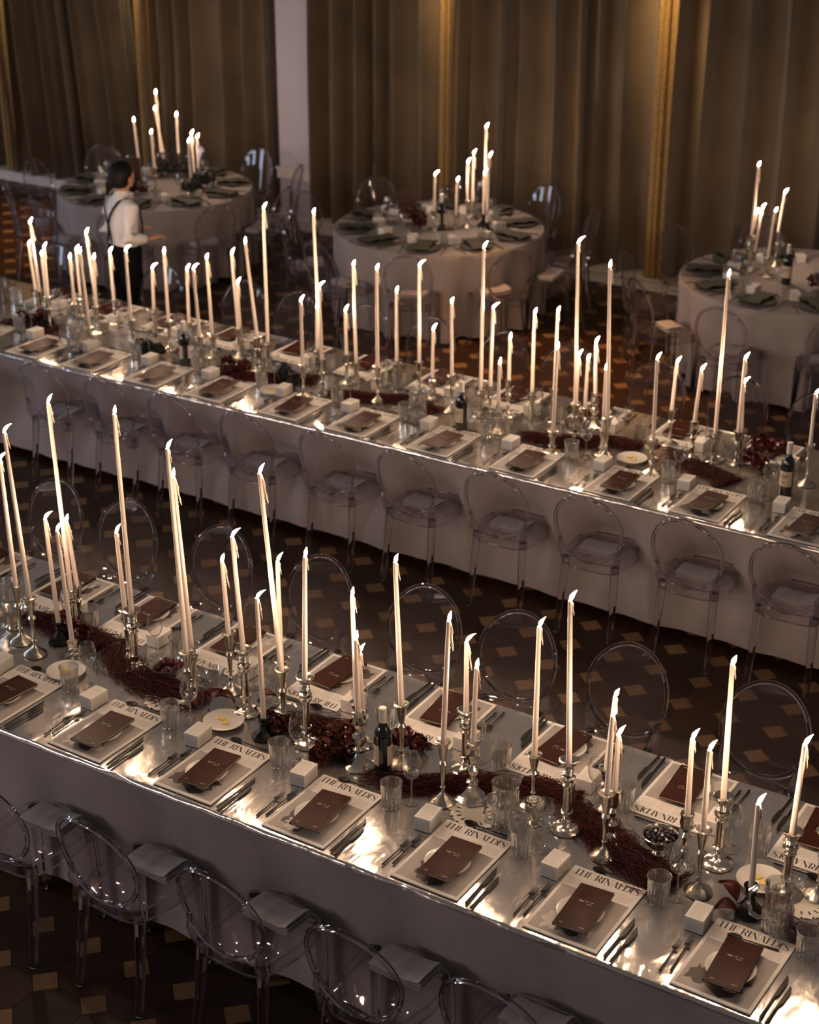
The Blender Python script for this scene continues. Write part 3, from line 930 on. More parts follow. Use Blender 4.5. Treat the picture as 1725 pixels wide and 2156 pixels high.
for k in range(9): rect(g, -0.028, -0.042 + k * 0.0095, 0.028 - (k % 3) * 0.004, -0.042 + k * 0.0095 + 0.0028, 0.0583, 0)
for k in range(7):
    z = 0.006 + k * 0.0062
    g.add([(-0.030, -0.05095, z), (0.030, -0.05095, z), (0.030, -0.05095, z + 0.0026), (-0.030, -0.05095, z + 0.0026)], [(0, 1, 2, 3)], 0, False)
    g.add([(0.03495, -0.045, z), (0.03495, 0.045, z), (0.03495, 0.045, z + 0.0026), (0.03495, -0.045, z + 0.0026)], [(0, 1, 2, 3)], 0, False)
BOXT = g.mesh('box_print', 'carton_print', sharp=0)
BOX = [('box_base', BOXB), ('box_lid', BOXL, {'sub': [('box_print', BOXT)]})]

def fork_mesh(L):
    g = MB()
    g.tube([(0, 0, 0.004), (0, L * 0.30, 0.004), (0, L * 0.62, 0.006), (0, L * 0.70, 0.007)], [0.0048, 0.0032, 0.0026, 0.004], 6, flat=0.6)
    g.box((0, L * 0.735, 0.0075), (0.021, L * 0.07, 0.0024))
    for k in range(4):
        x = -0.0086 + 0.00573 * k
        g.tube([(x, L * 0.76, 0.0075), (x, L * 0.88, 0.005), (x, L, 0.009)], [0.0017, 0.0016, 0.0009], 4)
    return g.mesh('fork', 'black_steel')
FORK_L, FORK_S = fork_mesh(0.205), fork_mesh(0.18)
def knife_parts(L):
    h = MB(); h.tube([(0, 0, 0.005), (0, L * 0.2, 0.005), (0, L * 0.5, 0.005)], [0.0058, 0.005, 0.0042], 6, flat=0.6)
    b = MB()
    out = [(-0.0045, L * 0.5), (0.0045, L * 0.5), (0.0105, L * 0.56), (0.0115, L * 0.8), (0.007, L * 0.93), (-0.004, L), (-0.0052, L * 0.8)]
    b.prism(out, 0.0038, 0.0056)
    return [('handle', h.mesh('handle', 'black_steel')), ('blade', b.mesh('blade', 'blade_steel', sharp=0))]
KNIFE_L, KNIFE_S = knife_parts(0.245), knife_parts(0.215)
g = MB()
g.tube([(0, 0, 0.004), (0, 0.07, 0.004), (0, 0.128, 0.006)], [0.0045, 0.0032, 0.0026], 6, flat=0.6)
def bowl_sp(i, j):
    a = 2 * PI * i / 16; r = j / 3
    return (0.0175 * r * math.cos(a), 0.156 + 0.028 * r * math.sin(a), 0.0025 + 0.006 * r * r)
g.grid(bowl_sp, 17, 4); g.grid(lambda i, j: tuple(Vector(bowl_sp(16 - i, j)) - Vector((0, 0, 0.0013))), 17, 4)
SPOON = g.mesh('spoon', 'black_steel')

# glassware
g = MB()
g.lathe([(0.030, 0.0), (0.0325, 0.004), (0.035, 0.040), (0.0375, 0.088), (0.0385, 0.095), (0.0365, 0.094), (0.0345, 0.080), (0.031, 0.016), (0.0, 0.012)], 32, cap=False, smooth=False, rib=0.10, ribz=(0.002, 0.070))
g.lathe([(0.0, 0.001), (0.030, 0.0)], 32, cap=False)
g.tube([(0.0378 * math.cos(2 * PI * k / 32), 0.0378 * math.sin(2 * PI * k / 32), 0.0948) for k in range(32)], 0.0012, 6, closed=True)
TUMBLER = g.mesh('tumbler_glass', 'cut_glass', sharp=0)
g = MB(); g.lathe([(0.0, 0.014), (0.0300, 0.017), (0.0325, 0.052), (0.0, 0.052)], 24, cap=False); TWATER = g.mesh('water', 'water')
def wine_parts(h, rb):
    b = MB()
    hb = h * 0.52
    prof = [(0.004, 0.0), (0.020, 0.006), (rb * 0.86, 0.024), (rb, 0.044), (rb * 0.96, 0.062), (rb * 0.76, hb)]
    k = hb / 0.092
    prof = [(r, z * k if i < 5 else z) for i, (r, z) in enumerate(prof)]
    b.lathe(prof, 24, cap=False)
    b.lathe([(max(r - 0.0014, 0.0), z + 0.001) for r, z in reversed(prof)], 24, cap=False)
    b.tube([(rb * 0.755 * math.cos(a), rb * 0.755 * math.sin(a), hb) for a in [2 * PI * i / 24 for i in range(24)]], 0.0011, 5, closed=True)
    s = MB(); s.lathe([(0.006, 0.004), (0.0038, 0.012), (0.0034, h * 0.48 - 0.008), (0.0065, h * 0.48 + 0.001)], 10, cap=False)
    f = MB(); f.lathe([(0.0, 0.0), (0.034, 0.0), (0.0345, 0.0016), (0.020, 0.0032), (0.006, 0.007), (0.0, 0.0075)], 28, cap=False)
    return [('bowl', b.mesh('bowl', 'glass'), {'loc': (0, 0, h * 0.48)}), ('stem', s.mesh('stem', 'cut_glass')), ('foot', f.mesh('foot', 'cut_glass'))]
WINE = wine_parts(0.215, 0.0405)
WINE_S = wine_parts(0.190, 0.037)
def pitcher_parts():
    b = MB()
    prof = [(0.0, 0.002), (0.044, 0.0), (0.050, 0.006), (0.052, 0.05), (0.050, 0.095), (0.047, 0.115), (0.048, 0.165), (0.051, 0.178)]
    b.lathe(prof, 40, cap=False, smooth=False, rib=0.045, ribz=(0.004, 0.168))
    b.lathe([(max(0, r - 0.004), max(z, 0.012)) for r, z in reversed(prof)], 40, cap=False)
    # pouring lip
    b.grid(lambda i, j: ((0.050 + 0.022 * (j / 3) * math.cos((i - 4) / 4 * 1.3)) * math.cos((i - 4) / 4 * 0.62), (0.050 + 0.022 * (j / 3) * math.cos((i - 4) / 4 * 1.3)) * math.sin((i - 4) / 4 * 0.62), 0.165 + 0.024 * j / 3), 9, 4)
    h = MB(); h.tube([(-0.048, 0, 0.150), (-0.072, 0, 0.155), (-0.092, 0, 0.135), (-0.096, 0, 0.09), (-0.085, 0, 0.05), (-0.062, 0, 0.035), (-0.049, 0, 0.04)], [0.008, 0.0085, 0.009, 0.009, 0.0085, 0.008, 0.007], 8)
    w_ = MB(); w_.lathe([(0.0, 0.013), (0.045, 0.014), (0.046, 0.09), (0.043, 0.118), (0.0, 0.118)], 28, cap=False)
    return [('jug', b.mesh('jug', 'cut_glass', sharp=0)), ('handle', h.mesh('handle', 'cut_glass')), ('water', w_.mesh('water', 'water'))]
PITCHER = pitcher_parts()
def bottle_parts():
    b = MB(); b.lathe([(0.0, 0.004), (0.034, 0.0), (0.038, 0.004), (0.038, 0.175), (0.036, 0.195), (0.024, 0.218), (0.0150, 0.235), (0.0142, 0.300), (0.0, 0.300)], 28, cap=False)
    f = MB(); f.lathe([(0.0150, 0.240), (0.0153, 0.298), (0.0158, 0.302), (0.0148, 0.306), (0.0, 0.306)], 20, cap=False)
    l = MB()
    l.grid(lambda i, j: (0.0384 * math.cos(i / 24 * 5.4), 0.0384 * math.sin(i / 24 * 5.4), 0.055 + j * 0.09), 25, 2)
    l2 = MB()
    for k, (z, a0, a1) in enumerate([(0.118, 3.4, 4.8), (0.105, 3.6, 4.6), (0.078, 3.9, 4.3), (0.119, 0.6, 1.8), (0.106, 0.8, 1.6)]):
        l2.grid(lambda i, j: (0.0387 * math.cos(a0 + (a1 - a0) * i / 8), 0.0387 * math.sin(a0 + (a1 - a0) * i / 8), z + j * 0.005), 9, 2)
    return [('bottle_body', b.mesh('bottle_body', 'bottle_glass')), ('neck_foil', f.mesh('neck_foil', 'bottle_foil')),
            ('label', l.mesh('paper_label', 'bottle_label', sharp=0), {'sub': [('label_print', l2.mesh('label_print', 'ink', sharp=0))]})]
BOTTLE = bottle_parts()

# ------------------------------------------------------------------ candlesticks: unit height 0.28, scaled upright to measure
def stick_parts(kind):
    base, stem, cup = MB(), MB(), MB()
    if kind == 'A':      # slim fluted cone on a domed foot
        base.lathe([(0.0, 0.0), (0.052, 0.0), (0.053, 0.004), (0.046, 0.012), (0.034, 0.020), (0.020, 0.030), (0.010, 0.044), (0.0075, 0.052)], 24, cap=False, rib=0.05, ribz=(0.01, 0.03), rib_every=3)
        stem.lathe([(0.0075, 0.050), (0.0070, 0.062), (0.0120, 0.068), (0.0075, 0.074), (0.0090, 0.12), (0.0125, 0.165), (0.0165, 0.170), (0.0185, 0.176), (0.0150, 0.183), (0.0105, 0.190)], 16, cap=False)
        cup.lathe([(0.010, 0.188), (0.0125, 0.200), (0.019, 0.240), (0.023, 0.268), (0.031, 0.273), (0.032, 0.277), (0.026, 0.280), (0.014, 0.276), (0.013, 0.262), (0.0, 0.262)], 20, cap=False, rib=0.06, ribz=(0.195, 0.262))
        m = 'pewter'
    elif kind == 'B':    # turned column with rings and a wide drip pan
        base.lathe([(0.0, 0.0), (0.060, 0.0), (0.061, 0.006), (0.055, 0.012), (0.040, 0.017), (0.024, 0.022), (0.016, 0.030), (0.019, 0.036), (0.013, 0.042)], 28, cap=False)
        stem.lathe([(0.013, 0.042), (0.019, 0.052), (0.0235, 0.068), (0.0245, 0.073), (0.0190, 0.076), (0.0175, 0.10), (0.0165, 0.165), (0.0165, 0.172), (0.0235, 0.177), (0.0235, 0.182), (0.015, 0.187), (0.0225, 0.194), (0.0285, 0.203), (0.0290, 0.209), (0.020, 0.213), (0.022, 0.218)], 20, cap=False)
        cup.lathe([(0.016, 0.216), (0.0205, 0.222), (0.0165, 0.226), (0.0210, 0.231), (0.0170, 0.235), (0.0215, 0.241), (0.0180, 0.246), (0.022, 0.256), (0.032, 0.266), (0.0385, 0.270), (0.0390, 0.275), (0.034, 0.2775), (0.016, 0.272), (0.0135, 0.272), (0.013, 0.26), (0.0, 0.26)], 24, cap=False)
        m = 'silver'
    elif kind == 'C':    # fluted baluster on a six-sided foot
        base.lathe([(0.0, 0.0), (0.072, 0.0), (0.073, 0.008), (0.062, 0.015), (0.044, 0.030), (0.026, 0.050), (0.016, 0.066)], 6, cap=False, smooth=False)
        stem.lathe([(0.015, 0.064), (0.026, 0.078), (0.026, 0.086), (0.014, 0.094), (0.012, 0.102), (0.018, 0.118), (0.028, 0.140), (0.030, 0.150), (0.018, 0.162), (0.013, 0.170)], 18, cap=False, rib=0.12, smooth=False)
        cup.lathe([(0.013, 0.168), (0.018, 0.185), (0.027, 0.212), (0.027, 0.226), (0.018, 0.246), (0.018, 0.256), (0.027, 0.268), (0.029, 0.276), (0.022, 0.280), (0.013, 0.275), (0.012, 0.262), (0.0, 0.262)], 18, cap=False, rib=0.10, smooth=False)
        m = 'silver'
    elif kind == 'D':    # low dark holder, nominal height 0.11 (drawn at 0.28 and squashed)
        base.lathe([(0.0, 0.0), (0.054, 0.0), (0.054, 0.03), (0.044, 0.05), (0.026, 0.10), (0.017, 0.15)], 8, cap=False, smooth=False)
        stem.lathe([(0.017, 0.148), (0.014, 0.175), (0.021, 0.195), (0.0155, 0.215)], 16, cap=False)
        cup.lathe([(0.0155, 0.213), (0.021, 0.235), (0.027, 0.268), (0.0275, 0.28), (0.015, 0.276), (0.0135, 0.25), (0.0, 0.25)], 16, cap=False)
        m = 'dark_metal'
    else:                # E: small ornate tulip cup
        base.lathe([(0.0, 0.0), (0.046, 0.0), (0.047, 0.006), (0.040, 0.018), (0.022, 0.034), (0.012, 0.052)], 12, cap=False, smooth=False)
        stem.lathe([(0.012, 0.050), (0.008, 0.075), (0.018, 0.095), (0.009, 0.115), (0.009, 0.14), (0.020, 0.165), (0.011, 0.185)], 14, cap=False)
        cup.lathe([(0.011, 0.183), (0.021, 0.205), (0.0265, 0.235), (0.023, 0.262), (0.0275, 0.280), (0.016, 0.276), (0.013, 0.255), (0.0, 0.255)], 14, cap=False, rib=0.12, smooth=False)
        m = 'silver'
    return [('foot', base.mesh('foot', m)), ('stem', stem.mesh('stem', m)), ('cup', cup.mesh('cup', m))]
STICKS = {k: stick_parts(k) for k in 'ABCDE'}
STICK_NAME = {'A': 'slim fluted pewter', 'B': 'turned silver column', 'C': 'six-sided silver baluster', 'D': 'low dark metal', 'E': 'small tulip-cup silver'}

# ------------------------------------------------------------------ taper candles
g = MB(); g.lathe([(0.0115, 0.0), (0.0112, 0.15), (0.0100, 0.55), (0.0088, 0.90), (0.0084, 0.985), (0.0078, 0.997), (0.0070, 1.0), (0.003, 0.994), (0.0, 0.993)], 14, cap=False)
WAX = g.mesh('wax', 'wax')
g = MB(); g.tube([(0, 0, -0.004), (0.0003, 0, 0.004), (0.0022, 0.0006, 0.009)], 0.0009, 5); WICK = g.mesh('wick', 'wick')
def flame_mesh(lean, L, wd):
    g = MB()
    pts, rad = [], []
    for k in range(9):
        t = k / 8
        an = lean * (0.55 + 0.45 * t)
        pts.append((0.002 + L * t * math.sin(an), 0.0, 0.001 + L * t * math.cos(an)))
        rad.append(max(0.0004, wd * (math.sin(PI * min(1, (t + 0.10) / 1.1) ** 0.62)) ** 0.9 * (1 - 0.15 * t)))
    g.tube(pts, rad, 8, up=(0, 1, 0))
    return g.mesh('flame', 'flame', sharp=0)
FLAMES = [flame_mesh(0.15, 0.036, 0.0078), flame_mesh(0.55, 0.042, 0.0074), flame_mesh(0.85, 0.048, 0.0070), flame_mesh(0.35, 0.032, 0.0082)]
def drip_mesh(seed, n, far):
    r = random.Random(seed)
    g = MB()
    for k in range(n):
        a = r.uniform(-0.5, 0.5)
        ln = r.uniform(0.02, 0.10) * far
        off = r.uniform(0.0, 0.012) * far
        p0 = Vector((0.0078 * math.cos(a), 0.0078 * math.sin(a), -0.004 - r.uniform(0, 0.012)))
        pts = [p0]
        for i in range(1, 6):
            t = i / 5
            pts.append(Vector((0.0088 + off * t + r.uniform(-0.0008, 0.0008), p0.y + r.uniform(-0.0012, 0.0012), p0.z - ln * t)))
        g.tube(pts, [0.0020, 0.0023, 0.0021, 0.0019, 0.0022, 0.0010], 5)
    for k in range(int(4 * far)):
        z = -r.uniform(0.03, 0.13) * far
        g.sphere((0.0098, r.uniform(-0.003, 0.003), z), r.uniform(0.0016, 0.0028), 6, 4, sq=(1, 1, 1.8))
    return g.mesh('wax_drip', 'wax', sharp=0)
DRIPS = [drip_mesh(1, 4, 1.0), drip_mesh(2, 3, 0.7), drip_mesh(3, 5, 1.25), drip_mesh(4, 2, 0.5)]

# ------------------------------------------------------------------ place settings on the long tables
FRONT_NEAR = [-4.873, -4.312, -3.748, -3.206, -2.622, -2.070, -1.508]
FRONT_FAR = [-5.880, -5.320, -4.806, -4.279, -3.726, -3.163, -2.604, -2.057, -1.492]
MID_NEAR = [-8.55, -7.985, -7.487, -6.950, -6.434, -5.850, -5.341, -4.769, -4.204, -3.607, -3.087, -2.530]
MID_FAR = [-8.670, -8.110, -7.550, -6.990, -6.430, -5.870, -5.310, -4.750, -4.187, -3.627, -3.066, -2.500]

def setting(x0, y0, flip, where, grp, k, far):
    rz0 = PI if flip else 0.0
    cs, sn = math.cos(rz0), math.sin(rz0)
    r = random.Random(hash((round(x0, 3), flip)) & 0xffff)
    def at(x, y, j=0.004):
        x += r.uniform(-j, j); y += r.uniform(-j, j)
        return x0 + x * cs - y * sn, y0 + x * sn + y * cs
    jit = lambda a: r.uniform(-R(a), R(a))
    vis = lambda p, z=0.0: in_view(p[0], p[1], ZT + z, 12)
    lab = lambda s: s + ', ' + where
    p = at(0, 0, 0.002)
    if any(in_view(x0 + a, y0 + b, ZT, 0) for a in (-.14, 0, .14) for b in (-.2, 0, .2)):
        build(NEWS[k % 4], 'newspaper', lab('newspaper place mat'), 'newspaper', (*p, ZT), rz0 + jit(1.2), grp('newspaper place mats'))
        p = at(0.004, -0.045)
        tag(link('plate', PLATE, None, (*p, ZT + 0.0042), (0, 0, r.random())), lab('small white plate under a menu'), 'plate', grp('plates'))
        p = at(0.010, -0.035)
        build(MENU, 'menu', lab('brown menu booklet on a plate'), 'menu', (*p, ZT + 0.0242), rz0 + jit(6), grp('menus'), rot=(R(r.uniform(-1.5, 0.5)), 0, rz0 + jit(6)))
    p = at(-0.190, 0.137)
    if vis(p): build(BOX, 'gift_box', lab('white printed carton box'), 'box', (*p, ZT), rz0 + jit(4), grp('white boxes'))
    for nm, me, x, y in (('inner', FORK_L, -0.170, -0.148), ('outer', FORK_S, -0.199, -0.170)):
        p = at(x, y)
        if vis(p): tag(link('fork', me, None, (*p, ZT), (0, 0, rz0 + jit(2.5))), lab(nm + ' black fork'), 'fork', grp('black forks'))
    for nm, pr, x, y in (('inner', KNIFE_L, 0.176, -0.205), ('outer', KNIFE_S, 0.203, -0.222)):
        p = at(x, y)
        if vis(p): build(pr, 'knife', lab(nm + ' black knife'), 'knife', (*p, ZT), rz0 + jit(2.5), grp('black knives'))
    on_paper = (not flip and not far and abs(x0 + 1.508) < 0.01)
    p = at(0.105, 0.140 if on_paper else 0.232)
    if vis(p): tag(link('spoon', SPOON, None, (*p, ZT + (0.0045 if on_paper else 0)), (0, 0, rz0 + PI / 2 + R(3) + jit(4))), lab('black spoon'), 'spoon', grp('black spoons'))
    p = at(0.198, 0.172, 0.008) if not flip else at(0.176, 0.200, 0.008)
    if vis(p): build([('tumbler_glass', TUMBLER)] + ([('water', TWATER)] if r.random() < 0.6 else []), 'tumbler', lab('ribbed glass tumbler'), 'tumbler', (*p, ZT), r.random(), grp('tumblers'), 1.15)
    p = at(0.255, 0.232, 0.008) if not flip else at(0.280, 0.222, 0.008)
    if vis(p): build(WINE if not flip else WINE_S, 'wine_glass', lab('stemmed wine glass'), 'wine glass', (*p, ZT), r.random(), grp('wine glasses'))

for xs, y, flip, side, tname in ((FRONT_NEAR, F0 + 0.010 + ML / 2, False, 'near', 'front'), (FRONT_FAR, F1 - 0.012 - ML / 2, True, 'far', 'front'),
                                 (MID_NEAR, M0 + 0.010 + ML / 2, False, 'near', 'middle'), (MID_FAR, M1 - 0.012 - ML / 2, True, 'far', 'middle')):
    shown = [x for x in xs if any(in_view(x + a, y + b, ZT, 0) for a in (-.14, 0, .14) for b in (-.2, 0, .2))]
    for k, x in enumerate(shown):
        setting(x, y, flip, '%s place from left, %s side of %s table' % (ordn(k + 1), side, tname),
                lambda s, t=tname: '%s on the %s long table' % (s, t), k + (2 if flip else 0), tname == 'middle')

# ------------------------------------------------------------------ chairs and napkins
def chair(x, y, rz, lab, grp, scale=None):
    return build(CHAIR, 'acrylic_chair', lab, 'chair', (x, y, 0), rz, grp, scale)
def napkin(x, y, rz, lab, grp, k):
    tag(link('napkin', NAPKINS[k % 3], None, (x, y, 0.4625), (0, 0, rz)), lab, 'napkin', grp)
for xs, y, rz, side, tname, nap, ny in ((FRONT_NEAR_CHAIRS, 4.065, 0, 'near', 'front', True, 0.085), (FRONT_FAR_CHAIRS, 5.845, PI, 'far', 'front', True, 0.06),
                                    (MID_NEAR_CHAIRS, 7.72, 0, 'near', 'middle', True, -0.035), (MID_FAR_CHAIRS, 9.35, PI, 'far', 'middle', False, 0)):
    sg = 1 if rz == 0 else -1
    shown = [x for x in xs if in_view(x, y - sg * 0.27, 0.86, 60)]
    for k, x in enumerate(shown):
        j = rnd.uniform(-0.05, 0.05)
        chair(x, y + rnd.uniform(-0.012, 0.012), rz + j, 'clear acrylic round-back chair, %s from left, %s side of %s table' % (ordn(k + 1), side, tname), 'clear chairs at the %s long table' % tname)
        if nap and in_view(x, y + sg * ny, 0.47, 60):
            napkin(x + 0.015, y + sg * ny, rz + j + rnd.uniform(-0.06, 0.06), 'folded grey napkin on seat, %s chair from left, %s side of %s table' % (ordn(k + 1), side, tname), 'napkins on the seats', k)

# ------------------------------------------------------------------ candles and candlesticks
def candles(data, where, scale=1.0):
    rows = []
    for (x, y, h, L, lean, kind) in data:
        if h < 0.125 and kind not in 'DE': kind = 'D'
        top = project(x, y, ZT + h + L)
        rows.append((top[0], x, y, h, L, lean, kind))
    rows.sort()
    for k, (px, x, y, h, L, lean, kind) in enumerate(rows):
        cupz = 0.25 if kind == 'D' else 0.262
        zs = h / (0.277 if kind != 'D' else 0.28)
        o = ordn(k + 1)
        build(STICKS[kind], 'candlestick', '%s candlestick under the %s candle from left, %s' % (STICK_NAME[kind], o, where), 'candlestick', (x, y, ZT), rnd.random() * 6,
              'candlesticks on the ' + where.replace('on the ', ''), (scale, scale, zs))
        z0 = ZT + cupz * zs
        L2 = ZT + h + L - z0
        size = 'very tall' if L > 0.6 else 'tall' if L > 0.42 else 'short'
        ax = Vector((0, 0, 1)).cross(CAM_RIGHT)
        rot = (Matrix.Rotation(lean / max(L, 0.1), 3, ax) @ Matrix.Rotation(YAW, 3, 'Z')).to_euler()
        fk = rnd.choice([0, 1, 1, 2, 3])
        dk = rnd.choice([0, 0, 1, 2, 3])
        build([('wax', WAX, {'scale': (1, 1, L2)}), ('wick', WICK, {'loc': (0, 0, L2)}), ('flame', FLAMES[fk], {'loc': (0, 0, L2 + 0.004)}),
               ('wax_drip', DRIPS[dk], {'loc': (0, 0, L2)})], 'taper_candle', '%s lit ivory taper candle, %s from left, %s' % (size, o, where), 'candle', (x, y, z0), 0,
              'lit tapers on the ' + where.replace('on the ', ''), None, rot)
candles(FRONT_CANDLES, 'on the front table')
candles(MIDDLE_CANDLES, 'on the middle table')
for data, (c, which) in zip(ROUND_CANDLES, ROUNDS): candles(data, 'on the %s round table' % which)

# ------------------------------------------------------------------ garlands, flowers, fruit, jugs, bottles
def garland(path, label, width=0.06, n=170, seed=1, high=0.035):
    r = random.Random(seed)
    path = [Vector((a, b, 0)) for a, b in path]
    seg = [(path[i + 1] - path[i]).length for i in range(len(path) - 1)]
    tot = sum(seg)
    def pos(t):
        d = max(0, min(tot - 1e-4, t * tot))
        for i, s_ in enumerate(seg):
            if d <= s_:
                return path[i].lerp(path[i + 1], d / s_), (path[i + 1] - path[i]).normalized()
            d -= s_
        return path[-1], (path[-1] - path[-2]).normalized()
    g = MB()
    org = path[0]
    for k in range(int(n * 3.2)):
        t0 = r.uniform(-0.02, 0.9)
        ln = r.uniform(0.08, 0.24) / tot * 1.4
        side = r.gauss(0, width * 0.5)
        z0 = r.random() ** 1.5 * high * max(0.2, 1 - abs(side) / width)
        pts = []
        ph1, ph2 = r.random() * 6, r.random() * 6
        for i in range(9):
            t = t0 + ln * i / 8
            p, d = pos(t)
            nn = Vector((-d.y, d.x, 0))
            off = side + 0.016 * math.sin(i * 1.1 + ph1) + (0.02 * (i / 8) ** 2 * math.copysign(1, side))
            q = p + nn * off
            pts.append((q.x - org.x, q.y - org.y, 0.004 + max(0.0, z0 + 0.008 * math.sin(i * 0.8 + ph2))))
        g.tube(pts, [0.0007] + [r.uniform(0.0009, 0.0019)] * 7 + [0.0005], 3)
    o = link('amaranth_garland', g.mesh('amaranth_garland', 'amaranth', sharp=0), None, (org.x, org.y, ZT - 0.001))
    tag(o, label, 'garland', 'dark red garlands')
FP = 'dark red trailing garland on front table '
garland([(-5.33, 5.03), (-5.05, 5.06), (-4.80, 5.02)], FP + 'at the far left candles', 0.07, 140, 1)
garland([(-4.80, 5.06), (-4.62, 4.93), (-4.40, 4.86), (-4.12, 4.87)], FP + 'beside the crystal plum bowl', 0.075, 220, 2)
garland([(-3.80, 4.90), (-3.60, 4.97), (-3.42, 5.00)], FP + 'behind the rust flowers', 0.06, 110, 9)
garland([(-3.22, 4.77), (-3.0, 4.80), (-2.82, 4.95), (-2.55, 5.06), (-2.40, 5.06)], FP + 'right of the wine bottle', 0.055, 220, 3)
garland([(-2.45, 5.02), (-2.30, 4.97), (-2.08, 4.82), (-1.86, 4.76)], FP + 'in front of the silver berry bowl', 0.075, 260, 4)
garland([(-1.42, 4.74), (-1.30, 4.78), (-1.15, 4.82)], FP + 'at the right picture edge', 0.05, 90, 5)
MP = 'dark red trailing garland on middle table '
garland([(-8.6, 8.2), (-8.40, 8.33), (-8.12, 8.26)], MP + 'at its left end', 0.07, 110, 11)
garland([(-6.72, 8.28), (-6.42, 8.22), (-6.2, 8.36), (-6.0, 8.42)], MP + 'between the two bottles on the left', 0.07, 150, 12)
garland([(-5.82, 8.28), (-5.58, 8.32), (-5.3, 8.44), (-5.05, 8.34)], MP + 'just left of its middle bottle', 0.07, 150, 13)
garland([(-4.46, 8.29), (-4.17, 8.32), (-3.92, 8.50), (-3.74, 8.48)], MP + 'just right of its middle bottle', 0.075, 190, 14)
garland([(-3.58, 8.56), (-3.36, 8.42), (-3.08, 8.30)], MP + 'left of its rightmost bottle', 0.075, 150, 15)

def bloom_mesh(seed, rad, matname, n=46, petal=0.0125):
    r = random.Random(seed)
    g = MB()
    for k in range(n):
        z = r.uniform(-0.35, 1); a = r.random() * 2 * PI
        q = math.sqrt(max(0, 1 - z * z))
        d = Vector((q * math.cos(a), q * math.sin(a), z))
        c = d * rad * r.uniform(0.80, 1.02)
        d = (d + 1.1 * Vector((r.uniform(-1, 1), r.uniform(-1, 1), r.uniform(-1, 1)))).normalized()
        t = d.cross(Vector((0.3, 0.8, 0.5))).normalized(); b = d.cross(t)
        rot = r.random() * PI
        t, b = t * math.cos(rot) + b * math.sin(rot), b * math.cos(rot) - t * math.sin(rot)
        s_ = petal * r.uniform(0.7, 1.3)
        vs = [c, c + t * s_ + d * s_ * 0.5, c + (t + b) * s_ * 0.8 + d * s_ * 0.2, c + b * s_ + d * s_ * 0.5, c + (b - t) * s_ * 0.8 + d * s_ * 0.2, c - t * s_ + d * s_ * 0.5, c - (t + b) * s_ * 0.8 + d * s_ * 0.2, c - b * s_ + d * s_ * 0.5, c + (t - b) * s_ * 0.8 + d * s_ * 0.2]
        g.add(vs, [(0, 1 + i, 1 + (i + 1) % 8) for i in range(8)], 0, True)
    g.sphere((0, 0, 0), rad * 0.66, 10, 7)
    return g.mesh('bloom', matname, sharp=0)
g = MB(); g.sphere((0, 0, 0), 0.005, 8, 6); PEARL = g.mesh('pearl', 'pearl')
def bouquet(x, y, heads, label, pearls=(), z0=0.0):
    parts = []
    for k, (dx, dy, dz, rad, mname) in enumerate(heads):
        parts.append(('bloom', bloom_mesh(k * 7 + int(abs(x) * 100), rad, mname, 120 if rad > 0.03 else 70), {'loc': (dx, dy, dz), 'rot': (0, 0, k)}))
    for (dx, dy, dz) in pearls: parts.append(('pearl_bead', PEARL, {'loc': (dx, dy, dz), 'label': 'small white pearl bead'}))
    build(parts, 'flower_bunch', label, 'flowers', (x, y, ZT + z0), 0, 'flower bunches')
bouquet(-3.40, 4.86, [(0.0, -0.04, 0.045, 0.052, 'petal_rust'), (0.05, 0.03, 0.05, 0.048, 'petal_rust'), (-0.05, 0.035, 0.045, 0.045, 'petal_rust'), (0.01, 0.07, 0.06, 0.044, 'petal_rust'), (0.09, -0.02, 0.035, 0.036, 'petal_red'), (-0.02, -0.10, 0.03, 0.036, 'petal_rust')],
        'bunch of rust brown blooms with pearls left of the front table bottle', [(0.0, -0.085, 0.075), (0.045, -0.01, 0.09), (-0.04, -0.01, 0.085), (0.02, 0.03, 0.105), (0.06, 0.07, 0.095), (-0.06, 0.05, 0.085), (0.09, -0.05, 0.06), (-0.05, -0.09, 0.055)])
bouquet(-3.19, 5.02, [(0, 0, 0.05, 0.042, 'petal_red'), (0.07, 0.02, 0.035, 0.032, 'petal_red')], 'small red flower bunch right behind the front table bottle')
bouquet(-3.70, 4.84, [(0, 0, 0.035, 0.038, 'petal_red'), (-0.06, 0.03, 0.03, 0.032, 'petal_red'), (0.05, 0.05, 0.035, 0.034, 'petal_red')], 'dark red flower bunch round the low candle, front table')
bouquet(-5.02, 5.03, [(0, 0, 0.045, 0.045, 'petal_red'), (0.09, -0.02, 0.035, 0.036, 'petal_red'), (-0.08, 0.03, 0.04, 0.036, 'petal_rust')], 'dark red flower bunch among the front table leftmost candles', [(0.02, -0.03, 0.085), (0.08, -0.05, 0.06), (-0.06, -0.01, 0.07)])
bouquet(-3.04, 8.62, [(0, 0, 0.13, 0.06, 'petal_red'), (0.09, 0.03, 0.12, 0.05, 'petal_red'), (-0.05, -0.05, 0.07, 0.045, 'petal_red'), (0.03, -0.07, 0.045, 0.045, 'petal_red')], 'upright red flower bunch beside the rightmost middle table bottle')
bouquet(-6.56, 8.25, [(0, 0, 0.045, 0.045, 'petal_red'), (0.08, 0.03, 0.05, 0.045, 'petal_red'), (-0.06, 0.05, 0.05, 0.04, 'petal_red')], 'red flower bunch between the middle table left bottles', [(0.0, -0.04, 0.08), (0.06, -0.02, 0.08)])
bouquet(-7.30, 8.27, [(0, 0, 0.04, 0.05, 'foliage_dark'), (0.10, 0.0, 0.035, 0.045, 'foliage_dark'), (-0.08, 0.03, 0.03, 0.04, 'foliage_dark')], 'dark foliage bunch on middle table left of its first bottle')
